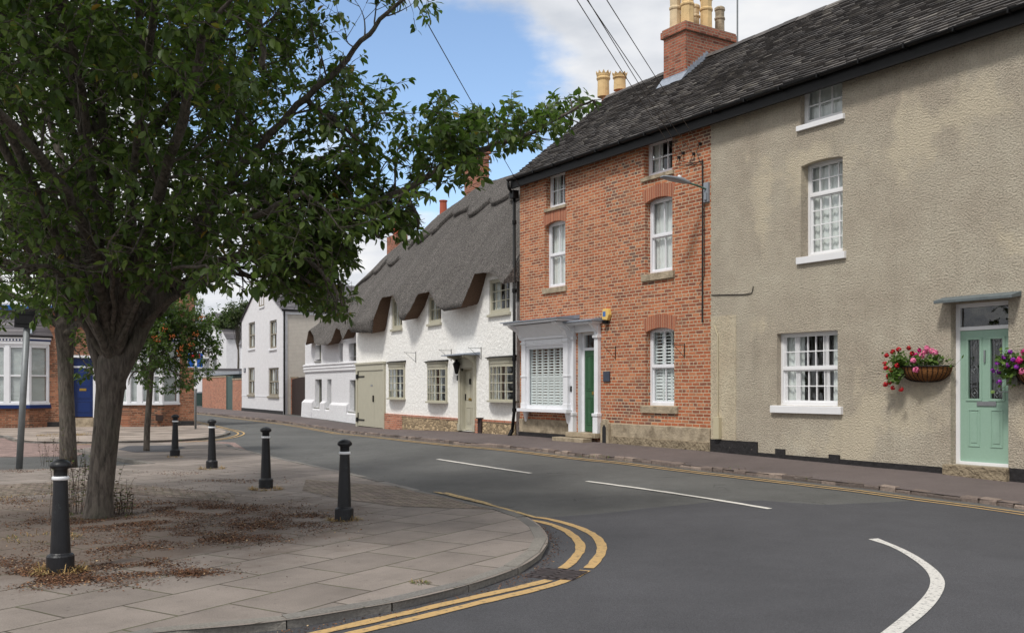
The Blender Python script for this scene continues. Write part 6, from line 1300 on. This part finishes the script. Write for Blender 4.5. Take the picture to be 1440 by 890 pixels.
class Tree:
    def __init__(s, base, prune=None, rs=1): s.base = Vector(base); s.wood = MB(); s.twigs = MB(); s.P = []; s.D = []; s.N = []; s.S = []; s.prune = prune; s.gaps = 0; s.r = random.Random(rs)
    def ok(s, p): return s.prune is None or s.prune(p)
    def curve(s, p, d, l, n, wob, up=0.):
        pts = [p.copy()]; d = d.normalized()
        for _ in range(n):
            d = (d+Vector([s.r.uniform(-wob, wob) for _ in range(3)])+Vector((0, 0, up))).normalized(); p = p+d*l/n; pts.append(p.copy())
        return pts
    def leafy(s, pts, n, size):
        for k in range(n):
            t_ = s.r.uniform(.1, 1)**.8*(len(pts)-1); i = min(int(t_), len(pts)-2); p = pts[i].lerp(pts[i+1], t_-i); d = (pts[i+1]-pts[i]).normalized()
            if not s.ok(p): continue
            o_ = Vector([s.r.gauss(0, 1) for _ in range(3)]); o_ = (o_-d*o_.dot(d)).normalized(); dd = (d*.45+o_*.9+Vector((0, 0, -.45))).normalized()
            nn = (Vector([s.r.gauss(0, .45) for _ in range(3)])+Vector((0, 0, 1))+o_*.2); s.P.append(p+dd*.015-s.base); s.D.append(dd); s.N.append(nn); s.S.append(size*s.r.uniform(.65, 1.2))
    def twig(s, p, d, l, n, size):
        pts = s.curve(p, d, l, 4, .25, .04)
        if not s.ok(pts[2]): return
        if s.gaps and (p.x < -.5) and mnoise.noise(p*1.2) < s.gaps: return      # gaps between the leaf masses
        s.twigs.tube([q-s.base for q in pts], [.005, .004, .0035, .003, .002], 3, cap=False); s.leafy(pts, n, size)
    def branch(s, p, d, l, r0, lv, size, nl, dens=1):
        n = 7 if lv == 1 else 5; pts = s.curve(p, d, l, n, .2, .03)
        cut = len(pts)
        for i, q in enumerate(pts):
            if i > 1 and not s.ok(q): cut = i; break
        pts = pts[:cut]
        if len(pts) < 3: return
        rr = [r0*(1-.75*i/n) for i in range(len(pts))]; (s.wood if r0 > .012 else s.twigs).tube([q-s.base for q in pts], rr, 5 if r0 > .012 else 3, cap=False)
        step = (.17 if lv == 1 else .085)/dens; L_ = l*len(pts)/(n+1); m = max(1, int(L_/step))
        for k in range(m):
            t_ = (k+s.r.random())/m; t_ = (.12+.88*t_)*(len(pts)-1); i = min(int(t_), len(pts)-2); q = pts[i].lerp(pts[i+1], t_-i); dd = (pts[i+1]-pts[i]).normalized(); o_ = Vector([s.r.gauss(0, 1) for _ in range(3)]); o_ = (o_-dd*o_.dot(dd)).normalized()
            nd_ = dd*s.r.uniform(.3, .8)+o_+Vector((0, 0, .12))
            if lv == 1: s.branch(q, nd_, s.r.uniform(.35, .75), r0*.4, 2, size, nl, dens)
            else: s.twig(q, nd_, s.r.uniform(.1, .24), nl, size)
        s.twig(pts[-1], pts[-1]-pts[-2], .2, nl, size)
    def limb(s, pts, r0, r1, bl=(.8, 1.6), start=.2, step=.3, size=.1, nl=6, dens=1, shrink=.6, side=8):
        P_ = [Vector(p) for p in smooth_line([tuple(p) for p in pts], 2)]; m = len(P_); P_ = [q+Vector([s.r.uniform(-.02, .02) for _ in range(3)]) for q in P_]
        s.wood.tube([q-s.base for q in P_], [r0+(r1-r0)*(i/(m-1))**.8 for i in range(m)], side)
        cum = [0]
        for a_, b_ in zip(P_, P_[1:]): cum.append(cum[-1]+(b_-a_).length)
        L_ = cum[-1]; d_ = L_*start
        while d_ < L_:
            i = max(j for j in range(m-1) if cum[j] <= d_); f_ = (d_-cum[i])/max(1e-6, cum[i+1]-cum[i]); q = P_[i].lerp(P_[i+1], min(1, f_)); dd = (P_[i+1]-P_[i]).normalized()
            o_ = Vector([s.r.gauss(0, 1) for _ in range(3)]); o_ = (o_-dd*o_.dot(dd)).normalized(); t_ = d_/L_
            s.branch(q, dd*s.r.uniform(.2, .9)+o_+Vector((0, 0, .15)), s.r.uniform(*bl)*(1-shrink*t_), max(.012, (r0+(r1-r0)*t_)*.38), 1, size, nl, dens); d_ += step*s.r.uniform(.6, 1.4)
        s.branch(P_[-1], P_[-1]-P_[-2], .6, r1, 1, size, nl, dens)
    def finish(s, name, label, cat, leaf, leafn='foliage', group=None):
        root_ = empty(name, s.base, 0, label=label, cat=cat, group=group); s.wood.build('trunk', M['bark'], root_, True)
        if s.twigs.v: s.twigs.build('twigs', M['bark'], root_)
        leaves_mesh(leafn, [tuple(p) for p in s.P], [tuple(p) for p in s.D], [tuple(p) for p in s.N], s.S, leaf, root_); print(name, 'leaves', len(s.P)); return root_
outline = [(-900, -900), (640, -900), (655, 0), (632, 22), (600, 28), (592, 48), (578, 62), (588, 84), (570, 96), (578, 118), (552, 122), (560, 132), (596, 132), (608, 140), (618, 120), (640, 132), (648, 162), (672, 152), (696, 156), (722, 126), (742, 138), (756, 156), (776, 134), (800, 136), (822, 128), (850, 134), (848, 152), (822, 168), (806, 186), (772, 200), (742, 220), (712, 214), (690, 224), (692, 256), (660, 268), (612, 264), (604, 286), (580, 290), (594, 318), (580, 345), (540, 338), (502, 330), (502, 372), (478, 386), (500, 412), (488, 462), (468, 446), (442, 440), (400, 424), (372, 404), (340, 416), (300, 402), (268, 412), (240, 402), (200, 420), (160, 410), (140, 440), (60, 452), (-900, 470)]
def pr1(p):
    if p.y < 1.5: return False
    x, y = scr(p); return inside(outline, x, y)
X_, Y_ = G(139, 727); t1 = Tree((X_, Y_, 0), pr1, 3); t1.gaps = -.27; b_ = Vector((X_, Y_, 0)); YT = Y_
def tp(px, py, dy=0): return at3(px, py, YT+dy)
tr_pts = [b_+Vector((0, 0, -.1)), tp(139, 722), tp(141, 690), tp(145, 650), tp(150, 600), tp(155, 550), tp(159, 510), tp(164, 470)]
k_ = YT/F_PX; rad = [25*k_, 20*k_, 17.5*k_, 17.5*k_, 17.5*k_, 19*k_, 21*k_, 13*k_]
t1.wood.tube([p-t1.base for p in tr_pts], rad, 20)
# main forks
S = .112
L1 = dict(size=S, nl=5, dens=.9)
t1.limb([tp(150, 560), tp(130, 480), tp(112, 400), tp(70, 330, -.3), tp(20, 260, -.6), tp(-60, 190, -.9), tp(-140, 100, -1.2)], .085, .025, (1.0, 1.9), .35, .26, **L1, side=12)
t1.limb([tp(145, 520), tp(136, 440, .2), tp(118, 350, .6), tp(90, 250, 1.2), tp(60, 130, 1.6), tp(40, 0, 2)], .07, .02, (1., 1.9), .35, .26, **L1, side=10)
t1.limb([tp(163, 480), tp(158, 400), tp(155, 300, -.2), tp(150, 200, -.5), tp(135, 80, -.8), tp(110, -80, -1)], .105, .02, (1., 1.9), .3, .26, **L1, side=12)
t1.limb([tp(172, 480), tp(182, 390, .2), tp(185, 290, .5), tp(190, 180, .8), tp(215, 60, 1), tp(240, -90, 1.2)], .105, .02, (1., 1.9), .3, .26, **L1, side=12)
t1.limb([tp(162, 545), tp(196, 468), tp(236, 400), tp(262, 350, .1), tp(300, 270, .3), tp(332, 190, .5), tp(350, 90, .6), tp(362, -20, .8)], .12, .02, (.9, 1.8), .4, .27, **L1, side=12)
t1.limb([tp(240, 400), tp(280, 330, -.2), tp(325, 255, -.5), tp(375, 195, -.8), tp(425, 140, -1), tp(475, 98, -1.2), tp(515, 55, -1.4), tp(545, 15, -1.5), tp(600, -20, -1.6)], .07, .015, (.7, 1.4), .25, .19, **L1, side=10)
t1.limb([tp(218, 440), tp(262, 395, .1), tp(310, 365, .2), tp(380, 350, .2), tp(440, 322, .1), tp(500, 300, 0), tp(550, 278, -.1), tp(600, 250, -.2), tp(645, 222, -.3), tp(690, 205, -.4), tp(740, 190, -.5), tp(780, 170, -.6), tp(815, 148, -.6), tp(836, 142, -.6)], .085, .01, (.8, 1.3), .18, .095, size=.12, nl=7, dens=1.1, shrink=.62, side=10)
t1.limb([tp(500, 300, 0), tp(530, 300, .1), tp(555, 305, .2), tp(580, 318, .2)], .03, .01, (.3, .6), .1, .2, **L1)
t1.limb([tp(345, 358, .2), tp(395, 375, .0), tp(435, 395, -.2), tp(465, 412, -.3), tp(485, 440, -.4)], .04, .01, (.4, .8), .1, .2, **L1)
t1.limb([tp(300, 270, .3), tp(360, 255, .9), tp(420, 235, 1.3), tp(480, 215, 1.6), tp(530, 160, 1.8)], .06, .015, (.6, 1.1), .1, .24, **L1)
t1.limb([tp(262, 350), tp(310, 320, -.9), tp(370, 300, -1.8), tp(430, 270, -2.4)], .06, .02, (.6, 1.1), .1, .26, **L1)
t1.limb([tp(430, 140, -1), tp(470, 170, -.6), tp(520, 210, -.2), tp(560, 230, 0)], .04, .01, (.4, .8), .1, .24, **L1)
# towards and away from the street
t1.limb([tp(158, 510), tp(140, 370, -.9), tp(110, 300, -1.9), tp(60, 220, -2.8), tp(-10, 150, -3.6)], .1, .03, (.9, 1.5), .3, .28, **L1)
t1.limb([tp(158, 510), tp(200, 350, -.9), tp(230, 260, -1.8), tp(260, 150, -2.6), tp(290, 40, -3.2)], .1, .03, (.9, 1.5), .3, .28, **L1)
t1.limb([tp(158, 510), tp(150, 380, 1), tp(130, 310, 2.2), tp(110, 240, 3.4)], .1, .03, (.9, 1.6), .3, .3, **L1)
t1.limb([tp(158, 510), tp(240, 350, 1.2), tp(290, 270, 2.4), tp(340, 190, 3.4)], .09, .03, (.9, 1.6), .3, .3, **L1)
t1.limb([tp(110, 400), tp(50, 380, .1), tp(-20, 360, .2), tp(-120, 330, .2)], .07, .02, (.7, 1.2), .1, .24, **L1)
t1.limb([tp(180, 250, .5), tp(230, 160, .6), tp(300, 60, .6), tp(400, -40, .4), tp(480, -110, 0)], .07, .02, (.8, 1.5), .1, .26, **L1)
t1.limb([tp(150, 200, -.5), tp(80, 120, -.8), tp(10, 20, -1), tp(-80, -100, -1)], .07, .02, (.8, 1.5), .1, .3, **L1)
for a_, b_, c_ in ((150, -60, 0), (60, -120, -1), (260, -60, .8), (360, -60, .4), (190, -80, -2.2), (20, -60, 1.2), (130, -60, 2.6), (300, -60, -1.4)):
    t1.limb([tp(a_+10, b_+160, c_*.6), tp(a_, b_, c_), tp(a_-10, b_-120, c_*1.2), tp(a_+20, b_-260, c_*1.3)], .05, .015, (1.0, 1.9), .15, .26, size=.12, nl=7)  # upper limbs mostly out of view, added to shade the pavement
for pts_ in ([(160, 510, 0), (185, 430, -.7), (240, 370, -1.8), (290, 375, -2.4)], [(155, 520, 0), (125, 420, -.8), (70, 370, -2), (10, 380, -2.6)], [(160, 500, 0), (160, 390, -1), (150, 350, -2.4)], [(262, 395, 0), (300, 385, .4), (345, 385, .6), (385, 392, .6)],
            [(380, 350, .2), (410, 375, .5), (425, 400, .6), (430, 425, .6)], [(440, 322, .1), (465, 350, .3), (475, 395, .4), (488, 440, .4)], [(310, 365, .2), (350, 390, .9), (390, 410, 1.4)], [(400, 345, .2), (440, 370, -.5), (470, 400, -.9), (480, 430, -1)], [(200, 460, 0), (240, 420, -.8), (280, 400, -1.3), (320, 392, -1.6)],
            [(560, 275, -.1), (590, 300, .1), (588, 325, .2)], [(350, 250, .6), (400, 290, .8), (450, 300, .9)]):
    t1.limb([tp(*p_) for p_ in pts_], .04, .012, (.5, 1.0), .15, .2, **L1)
for e_ in ((-3.6, 6.6, 7.0), (-6.2, 6.6, 6.8), (-8.2, 8.0, 6.4), (-1.8, 9.2, 7.4), (-9.2, 11.5, 7.2), (-8, 15, 7.4), (-4.8, 9, 7.6), (-6.8, 9.6, 7.8), (-3, 14, 7.6), (-5, 4.8, 6.6), (-2.4, 7.4, 6.6)):
    e_ = Vector(e_); s0 = tp(160, 515); m_ = s0.lerp(e_, .45)+Vector((0, 0, .9)); t1.limb([s0, m_, e_, e_+(e_-m_)*.25-Vector((0, 0, .3))], .06, .015, (1.1, 2.0), .4, .3, size=.115, nl=5)  # mostly unseen limbs added overhead to block sky light and deepen the shade
t1.finish('broadleaf_tree', 'large dark green tree on the left pavement, its long branch reaching across the street', 'tree', 'leaf')
# second tree behind
def pr2(p):
    x, y = scr(p); return x < 190 and y < 470+.0*x or (98 < x < 142 and y < 548)
X_, Y_ = G(96, 652); t2 = Tree((X_, Y_, 0), pr2, 5); YT = Y_; k_ = YT/F_PX
t2.wood.tube([p-t2.base for p in [Vector((X_, Y_, -.1)), tp(96, 640), tp(95, 600), tp(93, 550), tp(92, 500), tp(92, 465), tp(93, 440)]], [12.5*k_, 11.5*k_, 10.5*k_, 10*k_, 10.5*k_, 14*k_, 10*k_], 16)
L2 = dict(size=.12, nl=6, dens=.9)
for (ps_) in ([(90, 470), (70, 400), (40, 330), (-20, 250)], [(93, 460), (95, 380), (80, 290), (60, 190)], [(95, 460), (120, 400), (140, 330), (160, 250)], [(88, 460), (50, 430), (0, 410), (-60, 390)], [(96, 470), (125, 440), (150, 420), (175, 400)], [(92, 465), (100, 400), (150, 360), (185, 340)], [(93, 465), (60, 440), (30, 370), (0, 320)]):
    t2.limb([tp(x, y, (i-1)*random.uniform(-.8, .8)) for i, (x, y) in enumerate(ps_)], .1, .03, (.9, 1.6), .15, .4, **L2)
t2.limb([tp(100, 480), tp(112, 500, -.2), tp(122, 512, -.3), tp(128, 525, -.4)], .02, .006, (.3, .5), .1, .25, **L2)
t2.finish('broadleaf_tree', 'second tree with a straight thick trunk standing just behind the leaning grey post', 'tree', 'leaf')
# rowan
def pr3(p):
    x, y = scr(p); return ((x-238)/75)**2+((y-478)/74)**2 < 1.0 or (y > 500 and x > 285 and x < 308 and y < 532)
X_, Y_ = G(206, 634); t3 = Tree((X_, Y_, 0), pr3, 9); YT = Y_; k_ = YT/F_PX
t3.wood.tube([p-t3.base for p in [Vector((X_, Y_, -.1)), tp(206, 630), tp(207, 600), tp(210, 560), tp(212, 520), tp(216, 490), tp(222, 450)]], [5*k_, 4.4*k_, 4.2*k_, 4.2*k_, 4.5*k_, 3*k_, 2*k_], 10)
for ps_ in ([(212, 530), (190, 490), (170, 450)], [(213, 520), (240, 480), (268, 440)], [(216, 500), (222, 450), (225, 420)], [(214, 520), (250, 500), (290, 490), (306, 505)], [(213, 510), (200, 470), (195, 430)], [(214, 500), (250, 460), (280, 450)], [(212, 530), (186, 520), (180, 540)], [(213, 510), (238, 520), (258, 530)]):
    t3.limb([tp(x, y, i*random.uniform(-.5, .5)) for i, (x, y) in enumerate(ps_)], .035, .01, (.5, .95), .1, .15, size=.095, nl=8, dens=.95, shrink=.3)
rw = t3.finish('rowan_tree', 'slim rowan tree with orange berry clusters in front of the right bay window', 'tree', 'leaf2')
for i, (px, py) in enumerate([(217, 474), (223, 477), (243, 474), (255, 489), (268, 484), (284, 447), (193, 449), (252, 495), (276, 470), (232, 462)]):
    mb = MB(); c_ = tp(px, py, -1.1)-t3.base
    for _ in range(11):
        q = c_+Vector([random.gauss(0, .038) for _ in range(3)]); mb.lathe([(.001, -.014), (.013, -.005), (.013, .006), (.001, .014)], tuple(q), 6)
    o = mb.build('berry_cluster', M['berry'], rw)
# far trees above the roofs
def far_tree(px, py, r_px, Y_, label, seed):
    c_ = at3(px, py, Y_); r_ = r_px*Y_/F_PX; rd = random.Random(seed); T_ = empty('distant_tree', (c_.x, c_.y, 0), 0, label=label, cat='tree', group='trees beyond the white houses')
    mb = MB(); mb.tube([(0, 0, -.2), (.1, 0, c_.z*.5), (0, .1, c_.z)], [.14, .1, .04], 8)
    P_, D_, N_, S_ = [], [], [], []
    for _ in range(26):
        d = Vector([rd.gauss(0, 1) for _ in range(3)]).normalized(); q = Vector((0, 0, c_.z))+Vector((d.x*r_, d.y*r_, d.z*r_*.8))*rd.uniform(.4, .9); mb.tube([(0, 0, c_.z*.6), q*.5+Vector((0, 0, c_.z*.38)), q], [.03, .02, .01], 3)
        for _ in range(110):
            g_ = Vector([rd.gauss(0, r_*.2) for _ in range(3)]); P_.append(tuple(q+g_)); D_.append((rd.gauss(0, 1), rd.gauss(0, 1), -.4)); N_.append((rd.gauss(0, .6), rd.gauss(0, .6), 1)); S_.append(rd.uniform(.18, .34))
    mb.build('trunk', M['bark'], T_); leaves_mesh('foliage', P_, D_, N_, S_, 'leafb', T_)
far_tree(334, 440, 22, 95, 'brownish far tree rising behind the white gable house', 1); far_tree(316, 452, 16, 105, 'green far tree low behind the white rendered house', 2); far_tree(300, 455, 14, 110, 'far tree seen through the rowan', 4)
# ------------------------------------------------------------------ weeds, dry grass and litter
def weeds(px, py, label, n, hgt, spread, seed, green=.3):
    rd = random.Random(seed); X_, Y_ = G(px, py); o_ = empty('weed_clump', (X_, Y_, 0), 0, label=label, cat='weeds', group='dead weeds at the tree feet'); st = MB(); P_, D_, N_, S_ = [], [], [], []
    for _ in range(n):
        b_ = Vector((rd.gauss(0, spread), rd.gauss(0, spread*.6), 0)); h_ = hgt*rd.uniform(.4, 1.1); ln = Vector((rd.gauss(0, .12), rd.gauss(0, .12), 1)); pts = [b_, b_+ln*h_*.5, b_+ln*h_+Vector((rd.gauss(0, .04), rd.gauss(0, .04), 0))]
        st.tube(pts, [.003, .0022, .0015], 3, cap=False)
        for k in range(int(14*h_/hgt)+3):
            t_ = rd.uniform(.15, 1); q = pts[0].lerp(pts[2], t_); P_.append(tuple(q)); D_.append((rd.gauss(0, 1), rd.gauss(0, 1), .2)); N_.append((rd.gauss(0, .5), rd.gauss(0, .5), 1)); S_.append(rd.uniform(.02, .05))
    st.build('stems', M['brownwood'], o_); leaves_mesh('leaves', P_, D_, N_, S_, 'weed', o_)
weeds(72, 655, 'dead brown weed stalks beside the second tree trunk', 14, .8, .14, 1); weeds(108, 722, 'half dead weeds against the left foot of the large tree', 34, .75, .16, 2); weeds(168, 722, 'low dry weeds against the right foot of the large tree', 36, .42, .14, 3); weeds(118, 668, 'green weeds between the two thick trunks', 12, .5, .14, 4)
def blades(spots, name, mat, kind='stuff'):
    rd = random.Random(5); mb = MB()
    for (px, py, sp, n, h_) in spots:
        X_, Y_ = G(px, py)
        for _ in range(n):
            an = rd.uniform(0, 6.28); r0 = sp*rd.uniform(.6, 1.1)**.5; b_ = Vector((X_+math.cos(an)*r0*1.2, Y_+math.sin(an)*r0, H(X_, Y_)+.0)); d_ = Vector((rd.gauss(math.cos(an)*.8, .6), rd.gauss(math.sin(an)*.8, .6), rd.uniform(.15, .9))).normalized(); l_ = h_*rd.uniform(.5, 1.2); s_ = d_.cross(Vector((0, 0, 1))).normalized()*.003
            m_ = b_+d_*l_*.6; e_ = b_+d_*l_+Vector((0, 0, -l_*.25)); mb.add([b_-s_, b_+s_, m_+s_, m_-s_, e_], [(0, 1, 2, 3), (3, 2, 4)])
    return tag(mb.build(name, M[mat]), kind=kind)
blades([(85, 803, .16, 260, .12), (484, 731, .15, 170, .1), (374, 688, .2, 260, .1), (298, 659, .2, 200, .1), (246, 643, .15, 80, .08), (85, 612, .6, 500, .1), (125, 611, .5, 300, .1), (60, 757, .3, 140, .08), (590, 818, .05, 30, .04), (60, 700, .5, 150, .06)], 'dry_grass', 'straw')
blades([(835, 643, .25, 90, .09), (868, 647, .2, 40, .07), (1022, 634, .5, 70, .07), (1075, 640, .4, 30, .06), (592, 820, .05, 40, .06), (848, 605, .1, 25, .08), (1045, 658, .3, 40, .05), (1160, 674, .3, 30, .05), (60, 755, .3, 60, .05), (140, 725, .35, 120, .08), (230, 620, .5, 80, .06)], 'green_weeds', 'weed')
rd = random.Random(8); P_, D_, N_, S_ = [], [], [], []
def flake(X_, Y_, z, s_): P_.append((X_, Y_, z+.004)); D_.append((rd.gauss(0, 1), rd.gauss(0, 1), rd.gauss(0, .15))); N_.append((rd.gauss(0, .35), rd.gauss(0, .35), 1)); S_.append(s_)
for (px, py, rx, ry, n) in [(300, 716, 110, 10, 3600), (230, 712, 90, 8, 1800), (380, 738, 75, 8, 2300), (300, 757, 100, 7, 2000), (210, 740, 90, 12, 2200), (95, 812, 90, 12, 2600), (190, 796, 60, 10, 1500), (250, 806, 60, 6, 1300), (20, 800, 60, 14, 1500), (160, 770, 90, 8, 1200), (120, 735, 120, 10, 2600), (20, 705, 80, 8, 900), (330, 676, 60, 3, 500), (260, 665, 70, 4, 300), (40, 662, 60, 3, 500), (150, 690, 150, 10, 800), (250, 720, 220, 45, 1000), (430, 725, 50, 5, 600)]:
    for _ in range(int(n*2.1)):
        x, y = rd.gauss(px, rx*.6), rd.gauss(py, ry*.62)
        if y < 640: continue
        X_, Y_ = G(x, y)
        if mnoise.noise(Vector((X_*2.2, Y_*2.2, 1))) < -.12+rd.uniform(-.2, .2): continue
        flake(X_, Y_, 0, rd.uniform(.013, .030)*(1.5 if rd.random() < .04 else 1))
cl = resample(kout, .02)
for i, (x, y) in enumerate(offset(cl, -.03)):
    if y > 12.5 or y < 4: continue
    for _ in range(6):
        dd = abs(rd.gauss(0, .09)); 
        if rd.random() < .75*(.6+.4*mnoise.noise(Vector((i*.01, 0, 0)))): flake(x+dd*.7+rd.gauss(0, .02), y-dd*.7+rd.gauss(0, .02), -.065, rd.uniform(.01, .026))
o = leaves_mesh('leaf_litter', P_, D_, N_, S_, 'litter', None, T=np.array([[0, 0, 0], [.5, .3, .1], [1, 0, 0], [.5, -.3, .08]]), Fc=[(0, 3, 2, 1)]); tag(o, kind='stuff')
gp = MB(); rd2 = random.Random(3)
print('litter', len(P_))
